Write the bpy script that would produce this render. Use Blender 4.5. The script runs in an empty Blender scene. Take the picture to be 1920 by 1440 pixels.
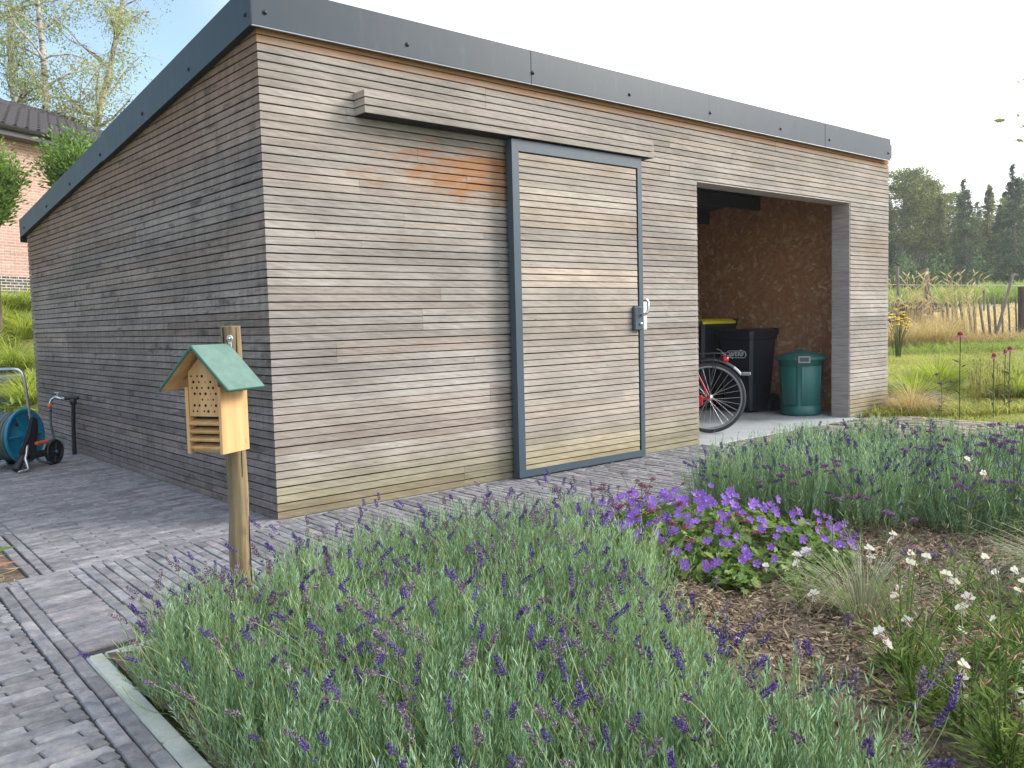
import bpy, math, random
import numpy as np
from mathutils import Vector, Matrix

random.seed(7)
RNG = np.random.default_rng(11)
SC = bpy.context.scene
COL = SC.collection
R = math.radians

# ------------------------------------------------------------------ camera
YAW, PITCH, ROLL = R(40.9418), R(4.0464), R(-1.4477)
CAM = np.array([-2.2085, -4.6088, 1.0940])
FPX = 1644.04
_f = np.array([math.sin(YAW)*math.cos(PITCH), math.cos(YAW)*math.cos(PITCH), -math.sin(PITCH)])
_r = np.array([math.cos(YAW), -math.sin(YAW), 0.0])
_u = np.cross(_r, _f)
_c, _s = math.cos(ROLL), math.sin(ROLL)
CR, CU, CF = _c*_r + _s*_u, -_s*_r + _c*_u, _f
cam_data = bpy.data.cameras.new('camera')
cam_data.sensor_width = 36.0
cam_data.sensor_fit = 'HORIZONTAL'
cam_data.lens = 36.0*FPX/1920.0
cam_data.clip_start = 0.05
cam_data.clip_end = 3000
cam = bpy.data.objects.new('camera', cam_data)
COL.objects.link(cam)
cam.matrix_world = Matrix(((CR[0], CU[0], -CF[0], CAM[0]), (CR[1], CU[1], -CF[1], CAM[1]),
                           (CR[2], CU[2], -CF[2], CAM[2]), (0, 0, 0, 1)))
SC.camera = cam

def proj(P):
    d = np.asarray(P, float) - CAM
    z = d @ CF
    return 960 + FPX*(d @ CR)/z, 720 - FPX*(d @ CU)/z, z

def ray(px, py):
    return CR*(px-960)/FPX - CU*(py-720)/FPX + CF

def depth(px, py, z):          # the world point seen at a photo position, z metres in front of the lens
    return CAM + ray(px, py)*z

# ------------------------------------------------------------------ sky and sun
SUN_AZ = R(123)      # from +Y towards +X
SUN_EL = R(30)
SUN_DIR = np.array([math.sin(SUN_AZ)*math.cos(SUN_EL), math.cos(SUN_AZ)*math.cos(SUN_EL), math.sin(SUN_EL)])
W = bpy.data.worlds.new('World')
SC.world = W
W.use_nodes = True
wn, wl = W.node_tree.nodes, W.node_tree.links
wn.clear()
w_out = wn.new('ShaderNodeOutputWorld')
w_bg = wn.new('ShaderNodeBackground')
w_sky = wn.new('ShaderNodeTexSky')
w_sky.sky_type = 'NISHITA'
w_sky.sun_disc = False
w_sky.sun_elevation = SUN_EL
w_sky.sun_rotation = SUN_AZ
w_sky.air_density = 1.0
w_sky.dust_density = 0.6
w_sky.ozone_density = 2.5
w_geo = wn.new('ShaderNodeTexCoord')
# thin bright cloud veil that thickens towards the sun, and a few small clouds
w_dot = wn.new('ShaderNodeVectorMath'); w_dot.operation = 'DOT_PRODUCT'
w_dot.inputs[1].default_value = tuple(SUN_DIR)
wl.new(w_geo.outputs['Generated'], w_dot.inputs[0])
w_veil = wn.new('ShaderNodeMapRange'); w_veil.interpolation_type = 'SMOOTHSTEP'
w_veil.inputs['From Min'].default_value = -0.02
w_veil.inputs['From Max'].default_value = 0.24
w_veil.inputs['To Min'].default_value = 0.04
w_veil.inputs['To Max'].default_value = 1.0
wl.new(w_dot.outputs['Value'], w_veil.inputs['Value'])
w_map = wn.new('ShaderNodeMapping')
w_map.inputs['Scale'].default_value = (2.2, 2.2, 5.0)
wl.new(w_geo.outputs['Generated'], w_map.inputs['Vector'])
w_noise = wn.new('ShaderNodeTexNoise')
w_noise.inputs['Scale'].default_value = 1.6
w_noise.inputs['Detail'].default_value = 7
w_noise.inputs['Roughness'].default_value = 0.55
wl.new(w_map.outputs['Vector'], w_noise.inputs['Vector'])
w_cl = wn.new('ShaderNodeMapRange'); w_cl.interpolation_type = 'SMOOTHSTEP'
w_cl.inputs['From Min'].default_value = 0.58
w_cl.inputs['From Max'].default_value = 0.78
wl.new(w_noise.outputs['Fac'], w_cl.inputs['Value'])
w_mx = wn.new('ShaderNodeMath'); w_mx.operation = 'MAXIMUM'
wl.new(w_veil.outputs['Result'], w_mx.inputs[0])
wl.new(w_cl.outputs['Result'], w_mx.inputs[1])
w_mix = wn.new('ShaderNodeMix'); w_mix.data_type = 'RGBA'
wl.new(w_mx.outputs[0], w_mix.inputs['Factor'])
wl.new(w_sky.outputs['Color'], w_mix.inputs['A'])
w_mix.inputs['B'].default_value = (7.0, 7.2, 7.4, 1)
wl.new(w_mix.outputs['Result'], w_bg.inputs['Color'])
w_bg.inputs['Strength'].default_value = 0.15
wl.new(w_bg.outputs[0], w_out.inputs['Surface'])

sun_data = bpy.data.lights.new('sun', 'SUN')
sun_data.energy = 2.6
sun_data.angle = R(24)
sun_data.color = (1.0, 0.93, 0.84)
sun = bpy.data.objects.new('sun', sun_data)
COL.objects.link(sun)
sun.rotation_euler = Vector(-SUN_DIR).to_track_quat('-Z', 'Y').to_euler()

SC.view_settings.view_transform = 'Standard'
SC.view_settings.look = 'None'
SC.view_settings.gamma = 1
SC.view_settings.use_curve_mapping = False
SC.view_settings.exposure = 1.0
SC.render.engine = 'CYCLES'
SC.cycles.use_denoising = True
SC.cycles.max_bounces = 8
SC.cycles.transparent_max_bounces = 8
SC.cycles.sample_clamp_indirect = 8

# ------------------------------------------------------------------ helpers: scene graph
def tag(o, label=None, cat=None, group=None, kind=None):
    if label: o['label'] = label
    if cat: o['category'] = cat
    if group: o['group'] = group
    if kind: o['kind'] = kind
    return o

def thing(name, label, cat, loc=(0, 0, 0), rz=0.0, group=None):
    o = bpy.data.objects.new(name, None)
    o.empty_display_size = 0.1
    COL.objects.link(o)
    o.location = loc
    o.rotation_euler = (0, 0, rz)
    return tag(o, label, cat, group, 'thing')

def origin_of(p):
    o = np.zeros(3)
    while p is not None:
        o = o + np.array(p.location)
        p = p.parent
    return o

def link(name, me, parent=None, loc=None):
    o = bpy.data.objects.new(name, me)
    COL.objects.link(o)
    if parent is not None: o.parent = parent
    if loc is not None: o.location = loc
    return o

def copy_tree(o, parent=None):
    c = o.copy()
    COL.objects.link(c)
    c.parent = parent
    for ch in list(o.children):
        copy_tree(ch, c)
    return c

# ------------------------------------------------------------------ helpers: mesh builder
class MB:
    def __init__(s):
        s.v, s.f, s.m, s.sm = [], [], [], []
    def add(s, vs, fs, m=0, smooth=False):
        b = len(s.v)
        s.v.extend([tuple(map(float, p)) for p in vs])
        for f in fs:
            s.f.append([i+b for i in f]); s.m.append(m); s.sm.append(smooth)
        return s
    def box(s, a, b, m=0, ch=0.0, X=None):
        (x0, y0, z0), (x1, y1, z1) = a, b
        if ch <= 0:
            vs = [(x0,y0,z0),(x1,y0,z0),(x1,y1,z0),(x0,y1,z0),(x0,y0,z1),(x1,y0,z1),(x1,y1,z1),(x0,y1,z1)]
            fs = [(0,3,2,1),(4,5,6,7),(0,1,5,4),(1,2,6,5),(2,3,7,6),(3,0,4,7)]
        else:
            c = min(ch, (x1-x0)*.45, (y1-y0)*.45, (z1-z0)*.45)
            vs, idx = [], {}
            xs, ys, zs = (x0, x1), (y0, y1), (z0, z1)
            for i in (0, 1):
                for j in (0, 1):
                    for k in (0, 1):
                        sx, sy, sz = (c if i == 0 else -c), (c if j == 0 else -c), (c if k == 0 else -c)
                        idx[i,j,k] = len(vs)
                        vs += [(xs[i], ys[j]+sy, zs[k]+sz), (xs[i]+sx, ys[j], zs[k]+sz), (xs[i]+sx, ys[j]+sy, zs[k])]
            I = lambda i, j, k, a: idx[i,j,k]+a
            fs = [(I(0,0,0,0),I(0,0,1,0),I(0,1,1,0),I(0,1,0,0)),(I(1,0,0,0),I(1,1,0,0),I(1,1,1,0),I(1,0,1,0)),
                  (I(0,0,0,1),I(1,0,0,1),I(1,0,1,1),I(0,0,1,1)),(I(0,1,0,1),I(0,1,1,1),I(1,1,1,1),I(1,1,0,1)),
                  (I(0,0,0,2),I(0,1,0,2),I(1,1,0,2),I(1,0,0,2)),(I(0,0,1,2),I(1,0,1,2),I(1,1,1,2),I(0,1,1,2))]
            for k in (0, 1):
                for j in (0, 1): fs.append((I(0,j,k,1),I(1,j,k,1),I(1,j,k,2),I(0,j,k,2)))
                for i in (0, 1): fs.append((I(i,0,k,0),I(i,1,k,0),I(i,1,k,2),I(i,0,k,2)))
            for i in (0, 1):
                for j in (0, 1): fs.append((I(i,j,0,0),I(i,j,1,0),I(i,j,1,1),I(i,j,0,1)))
            for i in (0, 1):
                for j in (0, 1):
                    for k in (0, 1): fs.append((I(i,j,k,0),I(i,j,k,1),I(i,j,k,2)))
        if X is not None: vs = [tuple(X @ Vector(p)) for p in vs]
        return s.add(vs, fs, m)
    def tube(s, pts, rad, n=8, m=0, cap=True, smooth=True):
        pts = [Vector(p) for p in pts]
        if not hasattr(rad, '__len__'): rad = [rad]*len(pts)
        vs, fs = [], []
        up = Vector((0, 0, 1))
        prev = None
        for i, p in enumerate(pts):
            d = (pts[min(i+1, len(pts)-1)] - pts[max(i-1, 0)])
            if d.length < 1e-9: d = Vector((0, 0, 1))
            d.normalize()
            if prev is None:
                a = d.cross(up)
                if a.length < 1e-3: a = d.cross(Vector((1, 0, 0)))
            else:
                a = prev - d*prev.dot(d)
                if a.length < 1e-4: a = d.cross(up)
            a.normalize(); prev = a.copy()
            b = d.cross(a)
            for k in range(n):
                t = 2*math.pi*k/n
                vs.append(p + (a*math.cos(t) + b*math.sin(t))*rad[i])
        for i in range(len(pts)-1):
            for k in range(n):
                k2 = (k+1) % n
                fs.append((i*n+k, i*n+k2, (i+1)*n+k2, (i+1)*n+k))
        s.add(vs, fs, m, smooth)
        if cap:
            s.add(vs[:n], [tuple(range(n-1, -1, -1))], m)
            s.add(vs[-n:], [tuple(range(n))], m)
        return s
    def lathe(s, prof, n=24, c=(0, 0, 0), ax=(0, 0, 1), m=0, smooth=True, closed=False):
        ax = Vector(ax).normalized()
        a = ax.cross(Vector((0, 0, 1)))
        if a.length < 1e-3: a = Vector((1, 0, 0))
        a.normalize(); b = ax.cross(a); c = Vector(c)
        vs, fs = [], []
        for (r, h) in prof:
            for k in range(n):
                t = 2*math.pi*k/n
                vs.append(c + ax*h + (a*math.cos(t) + b*math.sin(t))*r)
        L = len(prof)
        for i in range(L if closed else L-1):
            i2 = (i+1) % L
            for k in range(n):
                k2 = (k+1) % n
                fs.append((i*n+k, i*n+k2, i2*n+k2, i2*n+k))
        return s.add(vs, fs, m, smooth)
    def prism(s, poly, a, b, axis, m=0, smooth=False):      # poly in the two other axes
        n = len(poly)
        def P(q, t):
            q = list(q)
            return {0: (t, q[0], q[1]), 1: (q[0], t, q[1]), 2: (q[0], q[1], t)}[axis]
        vs = [P(q, a) for q in poly] + [P(q, b) for q in poly]
        fs = [tuple(range(n-1, -1, -1)), tuple(range(n, 2*n))]
        s.add(vs, fs, m)
        fs = [(i, (i+1) % n, n+(i+1) % n, n+i) for i in range(n)]
        return s.add(vs, fs, m, smooth)
    def xf(s, M):
        s.v = [tuple(M @ Vector(p)) for p in s.v]
        return s
    def mesh(s, name, mats):
        me = bpy.data.meshes.new(name)
        me.from_pydata(s.v, [], s.f)
        for m in (mats if isinstance(mats, (list, tuple)) else [mats]): me.materials.append(m)
        me.polygons.foreach_set('material_index', s.m)
        me.polygons.foreach_set('use_smooth', s.sm)
        me.update()
        return me
    def build(s, name, mats, parent=None, world=True):
        if parent is not None and world:
            o = origin_of(parent)
            s.v = [(p[0]-o[0], p[1]-o[1], p[2]-o[2]) for p in s.v]
        return link(name, s.mesh(name, mats), parent)

def np_mesh(name, groups, mats, smooth=False):
    """groups: list of (verts Nx3, faces MxK, mat index, tint M or None)"""
    vs, loops, starts, totals, mi, tint = [], [], [], [], [], []
    vb = 0; lb = 0
    for g in groups:
        V, F, m = g[0], g[1], g[2]
        t = g[3] if len(g) > 3 and g[3] is not None else np.zeros(len(F))
        vs.append(np.asarray(V, np.float32)); k = F.shape[1]
        loops.append((F+vb).ravel()); n = len(F)
        starts.append(lb + np.arange(n)*k); totals.append(np.full(n, k)); mi.append(np.full(n, m)); tint.append(t)
        vb += len(V); lb += n*k
    V = np.concatenate(vs); Lp = np.concatenate(loops); S = np.concatenate(starts)
    MI = np.concatenate(mi); T = np.concatenate(tint)
    me = bpy.data.meshes.new(name)
    me.vertices.add(len(V)); me.vertices.foreach_set('co', V.ravel())
    me.loops.add(len(Lp)); me.loops.foreach_set('vertex_index', Lp.astype(np.int32))
    me.polygons.add(len(S)); me.polygons.foreach_set('loop_start', S.astype(np.int32))
    me.polygons.foreach_set('material_index', MI.astype(np.int32))
    me.polygons.foreach_set('use_smooth', np.full(len(S), smooth))
    at = me.attributes.new('tint', 'FLOAT', 'FACE'); at.data.foreach_set('value', T.astype(np.float32))
    for m in (mats if isinstance(mats, (list, tuple)) else [mats]): me.materials.append(m)
    me.update(calc_edges=True)
    me.validate()
    return me

def unit(v):
    return v/np.maximum(np.linalg.norm(v, axis=-1, keepdims=True), 1e-9)

def rnd_dir(n):
    return unit(RNG.normal(size=(n, 3)))

def leaf_quads(P, D, L, Wd, side=None):
    """rhombic leaves: base P, direction D, length L, width Wd"""
    n = len(P)
    if side is None: side = rnd_dir(n)
    S = unit(np.cross(D, side)); L = np.broadcast_to(L, (n,))[:, None]; Wd = np.broadcast_to(Wd, (n,))[:, None]
    N = np.cross(S, D)
    mid = P + D*L*0.45 + N*L*0.05
    V = np.stack([P, mid - S*Wd*.5, P + D*L, mid + S*Wd*.5], 1).reshape(-1, 3)
    return V, np.arange(4*n).reshape(n, 4)

def blade_tris(P, D, L, Wd, droop):
    """grass blades of two segments that droop"""
    n = len(P)
    L = np.broadcast_to(L, (n,))[:, None]; Wd = np.broadcast_to(Wd, (n,))[:, None]; droop = np.broadcast_to(droop, (n,))[:, None]
    S = unit(np.cross(D, np.array([0, 0, 1.0]) + 0.01*RNG.normal(size=(n, 3))))
    hz = D.copy(); hz[:, 2] = 0; hz = unit(hz + 1e-6)
    m1 = P + D*L*.40
    d2 = unit(D + hz*droop*.6 - np.array([0, 0, 1.0])*droop*.5); m2 = m1 + d2*L*.34
    d3 = unit(d2 + hz*droop*.7 - np.array([0, 0, 1.0])*droop*.9); tip = m2 + d3*L*.26
    V = np.stack([P-S*Wd*.5, P+S*Wd*.5, m1-S*Wd*.45, m1+S*Wd*.45, m2-S*Wd*.3, m2+S*Wd*.3, tip], 1).reshape(-1, 3)
    b = np.arange(n)[:, None]*7
    Q = np.concatenate([b+np.array([[0,1,3,2]]), b+np.array([[2,3,5,4]])])
    T = b+np.array([[4,5,6]])
    return V, Q, T

def blade_groups(P, D, L, Wd, droop, m, tint):
    V, Q, T = blade_tris(P, D, L, Wd, droop)
    n = len(P)
    return [(V, Q, m, np.concatenate([tint, tint])), (V, T, m, tint)]

def stem_groups(paths, rads, m=0, n=3, tint=None):
    """paths: (K,S,3) polylines -> thin tubes"""
    K, S, _ = paths.shape
    d = np.gradient(paths, axis=1); d = unit(d)
    a = unit(np.cross(d, np.array([0.31, 0.17, 0.93]))); b = np.cross(d, a)
    rads = np.broadcast_to(rads, (K, S))[:, :, None]
    ring = [paths + (a*math.cos(2*math.pi*k/n) + b*math.sin(2*math.pi*k/n))*rads for k in range(n)]
    V = np.stack(ring, 2).reshape(-1, 3)
    F = []
    base = np.arange(K)[:, None, None]*S*n + np.arange(S-1)[None, :, None]*n
    for k in range(n):
        k2 = (k+1) % n
        F.append(np.concatenate([base+k, base+k2, base+n+k2, base+n+k], 2).reshape(-1, 4))
    F = np.concatenate(F)
    t = None if tint is None else np.tile(np.repeat(tint, S-1), n)
    return (V, F, m, t)

def bipyr(C, D, L, Wd):
    """little four-sided buds centred at C along D"""
    n = len(C)
    S = unit(np.cross(D, rnd_dir(n))); N = np.cross(D, S)
    L = np.broadcast_to(L, (n,))[:, None]; Wd = np.broadcast_to(Wd, (n,))[:, None]
    V = np.stack([C-D*L*.5, C+S*Wd*.5, C+N*Wd*.5, C-S*Wd*.5, C-N*Wd*.5, C+D*L*.5], 1).reshape(-1, 3)
    t = np.array([[0,2,1],[0,3,2],[0,4,3],[0,1,4],[5,1,2],[5,2,3],[5,3,4],[5,4,1]])
    F = (np.arange(n)[:, None, None]*6 + t[None]).reshape(-1, 3)
    return V, F

# ------------------------------------------------------------------ helpers: materials
class NT:
    def __init__(s, name):
        s.mat = bpy.data.materials.new(name); s.mat.use_nodes = True
        s.n, s.l = s.mat.node_tree.nodes, s.mat.node_tree.links
        s.bsdf = s.n['Principled BSDF']; s.out = s.n['Material Output']
    def new(s, t, **kw):
        nd = s.n.new(t)
        for k, v in kw.items(): setattr(nd, k, v)
        return nd
    def put(s, sock, val):
        if hasattr(val, 'is_linked') or isinstance(val, bpy.types.NodeSocket): s.l.new(val, sock)
        elif isinstance(val, (tuple, list)) and len(val) == 3 and sock.type == 'RGBA': sock.default_value = (*val, 1)
        else: sock.default_value = val
    def pos(s): return s.new('ShaderNodeNewGeometry').outputs['Position']
    def obj(s): return s.new('ShaderNodeTexCoord').outputs['Object']
    def rand(s): return s.new('ShaderNodeObjectInfo').outputs['Random']
    def tint(s, name='tint'):
        a = s.new('ShaderNodeAttribute'); a.attribute_name = name; return a.outputs['Fac']
    def sep(s, v):
        x = s.new('ShaderNodeSeparateXYZ'); s.l.new(v, x.inputs[0]); return x.outputs
    def comb(s, x, y, z):
        c = s.new('ShaderNodeCombineXYZ')
        for i, q in enumerate((x, y, z)): s.put(c.inputs[i], q)
        return c.outputs[0]
    def math(s, op, a, b=0.0, c=None, clamp=False):
        m = s.new('ShaderNodeMath', operation=op, use_clamp=clamp)
        s.put(m.inputs[0], a); s.put(m.inputs[1], b)
        if c is not None: s.put(m.inputs[2], c)
        return m.outputs[0]
    def vmul(s, v, k):
        m = s.new('ShaderNodeVectorMath', operation='MULTIPLY'); s.put(m.inputs[0], v); s.put(m.inputs[1], k); return m.outputs[0]
    def vadd(s, v, k):
        m = s.new('ShaderNodeVectorMath', operation='ADD'); s.put(m.inputs[0], v); s.put(m.inputs[1], k); return m.outputs[0]
    def noise(s, v, scale=5, det=4, rough=.55, out='Fac', dist=0.0):
        n = s.new('ShaderNodeTexNoise'); s.put(n.inputs['Vector'], v)
        n.inputs['Scale'].default_value = scale; n.inputs['Detail'].default_value = det
        n.inputs['Roughness'].default_value = rough; n.inputs['Distortion'].default_value = dist
        return n.outputs[out]
    def voro(s, v, scale=5, feat='F1', out='Distance', rnd=1.0):
        n = s.new('ShaderNodeTexVoronoi', feature=feat); s.put(n.inputs['Vector'], v)
        n.inputs['Scale'].default_value = scale; n.inputs['Randomness'].default_value = rnd
        return n.outputs[out]
    def step(s, v, a, b, lo=0.0, hi=1.0):
        m = s.new('ShaderNodeMapRange', interpolation_type='SMOOTHSTEP'); s.put(m.inputs[0], v)
        m.inputs[1].default_value = a; m.inputs[2].default_value = b; m.inputs[3].default_value = lo; m.inputs[4].default_value = hi
        return m.outputs[0]
    def mix(s, f, a, b, blend='MIX'):
        m = s.new('ShaderNodeMix', data_type='RGBA', blend_type=blend)
        s.put(m.inputs['Factor'], f); s.put(m.inputs['A'], a if not isinstance(a, tuple) else (*a, 1)); s.put(m.inputs['B'], b if not isinstance(b, tuple) else (*b, 1))
        return m.outputs['Result']
    def ramp(s, f, stops):
        r = s.new('ShaderNodeValToRGB'); s.put(r.inputs[0], f)
        e = r.color_ramp.elements
        while len(e) < len(stops): e.new(0.5)
        for i, (p, c) in enumerate(stops):
            e[i].position = p; e[i].color = (*c, 1)
        return r.outputs[0]
    def scale(s, col, k):
        m = s.new('ShaderNodeMix', data_type='RGBA', blend_type='MULTIPLY'); m.inputs['Factor'].default_value = 1
        s.put(m.inputs['A'], col if not isinstance(col, tuple) else (*col, 1))
        c = s.comb(k, k, k); s.l.new(c, m.inputs['B']); return m.outputs['Result']
    def bump(s, h, strength=.3, dist=.01):
        b = s.new('ShaderNodeBump'); b.inputs['Strength'].default_value = strength; b.inputs['Distance'].default_value = dist
        s.put(b.inputs['Height'], h); s.l.new(b.outputs[0], s.bsdf.inputs['Normal']); return s
    def fin(s, col, rough=.6, metal=0.0, spec=None):
        s.put(s.bsdf.inputs['Base Color'], col if not isinstance(col, tuple) else (*col, 1))
        s.put(s.bsdf.inputs['Roughness'], rough); s.put(s.bsdf.inputs['Metallic'], metal)
        if spec is not None: s.bsdf.inputs['Specular IOR Level'].default_value = spec
        return s.mat

def m_plain(name, col, rough=.5, metal=0.0, var=.12, scale=14, bump=0.0, spec=None):
    t = NT(name); p = t.obj()
    n = t.noise(p, scale, 5)
    c = t.scale(col, t.math('MULTIPLY_ADD', n, 2*var, 1-var))
    if bump: t.bump(t.noise(p, scale*4, 4), bump, .004)
    return t.fin(c, t.math('MULTIPLY_ADD', t.noise(p, scale*.7, 3), .25, rough-.125), metal, spec)

def m_leaf(name, a, b, rough=.55, trans=.35, dark=None):
    """foliage: colour between a and b by the face's own tint, some light comes through"""
    t = NT(name)
    f = t.math('ADD', t.tint(), t.math('MULTIPLY_ADD', t.rand(), .24, -.12), clamp=True)
    stops = [(0.0, a), (1.0, b)] if dark is None else [(0.0, dark), (.35, a), (1.0, b)]
    c = t.ramp(f, stops)
    t.fin(c, rough, 0, .3)
    tr = t.new('ShaderNodeBsdfTranslucent'); t.l.new(t.mix(.5, c, t.mix(1.0, c, (1.15, 1.2, .55), 'MULTIPLY')), tr.inputs['Color'])
    mx = t.new('ShaderNodeMixShader'); mx.inputs[0].default_value = trans
    t.l.new(t.bsdf.outputs[0], mx.inputs[1]); t.l.new(tr.outputs[0], mx.inputs[2]); t.l.new(mx.outputs[0], t.out.inputs['Surface'])
    return t.mat

def m_clad(name, base, mode):
    """weathered hardwood; mode front / left / door"""
    t = NT(name)
    p = t.pos(); s = t.sep(p)
    oc = t.sep(t.new('ShaderNodeObjectInfo').outputs['Color']); rnd = oc[0]
    along = s[1] if mode == 'left' else s[0]
    off = t.math('MULTIPLY', oc[2], 37.0)
    g = t.comb(t.math('MULTIPLY_ADD', along, 1.6, off), t.math('MULTIPLY_ADD', s[2], 120.0, off), 0.0)
    grain = t.noise(g, 1.0, 6, .65)
    g2 = t.comb(t.math('MULTIPLY_ADD', along, 9.0, off), t.math('MULTIPLY', s[2], 46.0), 3.0)
    fleck = t.noise(g2, 1.6, 5, .7)
    # slanting figure in some boards
    g3 = t.comb(t.math('ADD', t.math('MULTIPLY', along, 7.0), t.math('MULTIPLY_ADD', s[2], 24.0, off)), t.math('MULTIPLY', s[2], 5.0), 1.0)
    figure = t.noise(g3, 2.2, 3, .6)
    lo, mid, hi = base
    c = t.ramp(t.math('ADD', t.math('MULTIPLY', grain, .62), t.math('MULTIPLY', fleck, .38)), [(.28, lo), (.5, mid), (.75, hi)])
    c = t.mix(t.math('MULTIPLY', t.step(figure, .45, .62), .28), c, hi)
    # each board has its own tone
    c = t.scale(c, t.math('MULTIPLY_ADD', rnd, .42, .79))
    c = t.mix(t.math('MULTIPLY', t.step(oc[1], .40, 1.0), .34), c, t.mix(1.0, c, (1.10, .91, .75), 'MULTIPLY'))
    # blotches of grey weathering
    big = t.noise(t.comb(t.math('MULTIPLY', along, 1.1), t.math('MULTIPLY', s[2], 2.2), 7.0), 1.0, 4, .6)
    c = t.scale(c, t.step(big, .3, .7, .76, 1.14))
    orange = t.mix(grain, (.21, .088, .034), (.38, .19, .082))
    wob = t.math('MULTIPLY_ADD', t.noise(t.comb(t.math('MULTIPLY', along, 3.0), t.math('MULTIPLY', s[2], 14.0), 1.7), 1.3, 5, .65), 1.0, -.5)
    if mode == 'left':
        # unweathered strip that runs under the sloping roof edge
        under = t.math('SUBTRACT', t.math('SUBTRACT', 2.75, t.math('MULTIPLY', s[1], .122)), s[2])
        m1 = t.step(t.math('ADD', under, t.math('MULTIPLY', wob, .5)), .75, .02)
        c = t.mix(t.math('MULTIPLY', m1, .72), c, t.mix(grain, (.17, .085, .045), (.33, .185, .105)))
        # black mildew
        k = t.noise(t.comb(t.math('MULTIPLY', along, 2.2), t.math('MULTIPLY', s[2], 5.0), off), 1.4, 6, .7)
        c = t.mix(t.math('MULTIPLY', t.step(k, .52, .70), .68), c, (.024, .021, .021))
        c = t.mix(t.math('MULTIPLY', t.step(s[2], .98, .80), .42), c, t.mix(1.0, c, (.44, .47, .54), 'MULTIPLY'))  # lower boards darker and a little bluer
        v = t.noise(t.comb(t.math('MULTIPLY', along, 16.0), t.math('MULTIPLY', s[2], 2.0), 0.0), 1.3, 4, .7)
        c = t.scale(c, t.step(v, .35, .62, .80, 1.06))
    else:
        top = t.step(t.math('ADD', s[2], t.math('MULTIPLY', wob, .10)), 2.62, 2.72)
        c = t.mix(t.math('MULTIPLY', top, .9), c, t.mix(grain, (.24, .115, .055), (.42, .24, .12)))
        if mode == 'front':
            # sheltered patch beside the door
            dx = t.math('DIVIDE', t.math('SUBTRACT', s[0], 1.50), .80); dz = t.math('DIVIDE', t.math('SUBTRACT', s[2], 2.06), .21)
            rr = t.math('SQRT', t.math('ADD', t.math('MULTIPLY', dx, dx), t.math('MULTIPLY', dz, dz)))
            patch = t.step(t.math('ADD', rr, t.math('MULTIPLY', wob, 3.2)), 1.05, .15)
            c = t.mix(t.math('MULTIPLY', patch, .9), c, orange)
            st = t.step(t.noise(t.comb(t.math('MULTIPLY', along, .9), t.math('MULTIPLY', s[2], 3.2), 4.0), 1.5, 4, .6), .52, .74)
            c = t.mix(t.math('MULTIPLY', st, .50), c, t.mix(1.0, c, (.76, .64, .51), 'MULTIPLY'))
        else:
            br = t.step(t.noise(t.comb(t.math('MULTIPLY', along, .8), t.math('MULTIPLY', s[2], 3.4), 9.0), 1.3, 4, .6), .52, .74)
            c = t.mix(t.math('MULTIPLY', br, .55), c, t.mix(1.0, c, (.80, .60, .45), 'MULTIPLY'))
        # green algae near the ground
        al = t.step(t.math('ADD', s[2], t.math('MULTIPLY', wob, .16)), .42, .05)
        c = t.mix(t.math('MULTIPLY', al, .60), c, t.mix(1.0, c, (.80, .78, .40), 'MULTIPLY'))
    # dark rain drips just under the grooves, and little knots
    kn = t.voro(t.comb(t.math('MULTIPLY_ADD', along, 2.0, off), t.math('MULTIPLY', s[2], 14.0), 0.0), 1.5)
    c = t.mix(t.math('MULTIPLY', t.step(kn, .075, .03), .55), c, (.05, .032, .022))
    t.bump(t.math('ADD', grain, t.math('MULTIPLY', fleck, .5)), .32, .003)
    return t.fin(c, .78, 0, .25)

def m_wood(name, a, b, sc=(3, 40, 40), rough=.6, knots=True, space='obj', rings=False):
    t = NT(name)
    p = t.obj() if space == 'obj' else t.pos()
    o = t.math('MULTIPLY', t.rand(), 19.0)
    q = t.vadd(t.vmul(p, sc), t.comb(o, o, o))
    n = t.noise(q, 1.0, 5, .6, dist=.4)
    c = t.ramp(n, [(.3, a), (.7, b)])
    if knots:
        k = t.voro(t.vmul(p, tuple(x*.35 for x in sc)), 1.0)
        c = t.mix(t.math('MULTIPLY', t.step(k, .12, .04), .6), c, tuple(x*.35 for x in a))
    c = t.scale(c, t.math('MULTIPLY_ADD', t.rand(), .2, .9))
    t.bump(n, .2, .002)
    return t.fin(c, rough, 0, .3)

M = {}
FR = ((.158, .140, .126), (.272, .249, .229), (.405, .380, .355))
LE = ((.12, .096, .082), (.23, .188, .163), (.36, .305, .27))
DO = ((.205, .177, .152), (.335, .30, .264), (.46, .42, .375))
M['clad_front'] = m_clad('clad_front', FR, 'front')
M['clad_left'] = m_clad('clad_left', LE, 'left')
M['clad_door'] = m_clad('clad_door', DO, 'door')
M['dark_back'] = m_plain('dark_back', (.012, .011, .011), .9)
def m_steel(name, col, rough, spec=.5):
    t = NT(name); p = t.pos()
    n = t.noise(p, 1.3, 4); d = t.noise(t.vmul(p, (9, 9, 2.2)), 2.0, 5, .7)
    c = t.scale(col, t.math('MULTIPLY_ADD', n, .25, .88))
    c = t.mix(t.math('MULTIPLY', t.step(d, .55, .8), .18), c, (.16, .16, .15))
    return t.fin(c, t.math('MULTIPLY_ADD', d, .2, rough), 0.0, spec)
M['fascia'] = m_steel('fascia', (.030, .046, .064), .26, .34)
M['fascia_shaded'] = m_steel('fascia_shaded', (.020, .034, .037), .36, .22)  # darker copy of the fascia metal, shade of the side painted in
M['frame'] = m_steel('frame', (.045, .072, .098), .30)
M['lip'] = m_plain('lip', (.30, .32, .35), .35, .4)
M['screw'] = m_plain('screw', (.02, .022, .025), .4)
M['steel'] = m_plain('steel', (.55, .56, .57), .28, .9)
M['alu'] = m_plain('alu', (.62, .63, .64), .35, .6)
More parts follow.
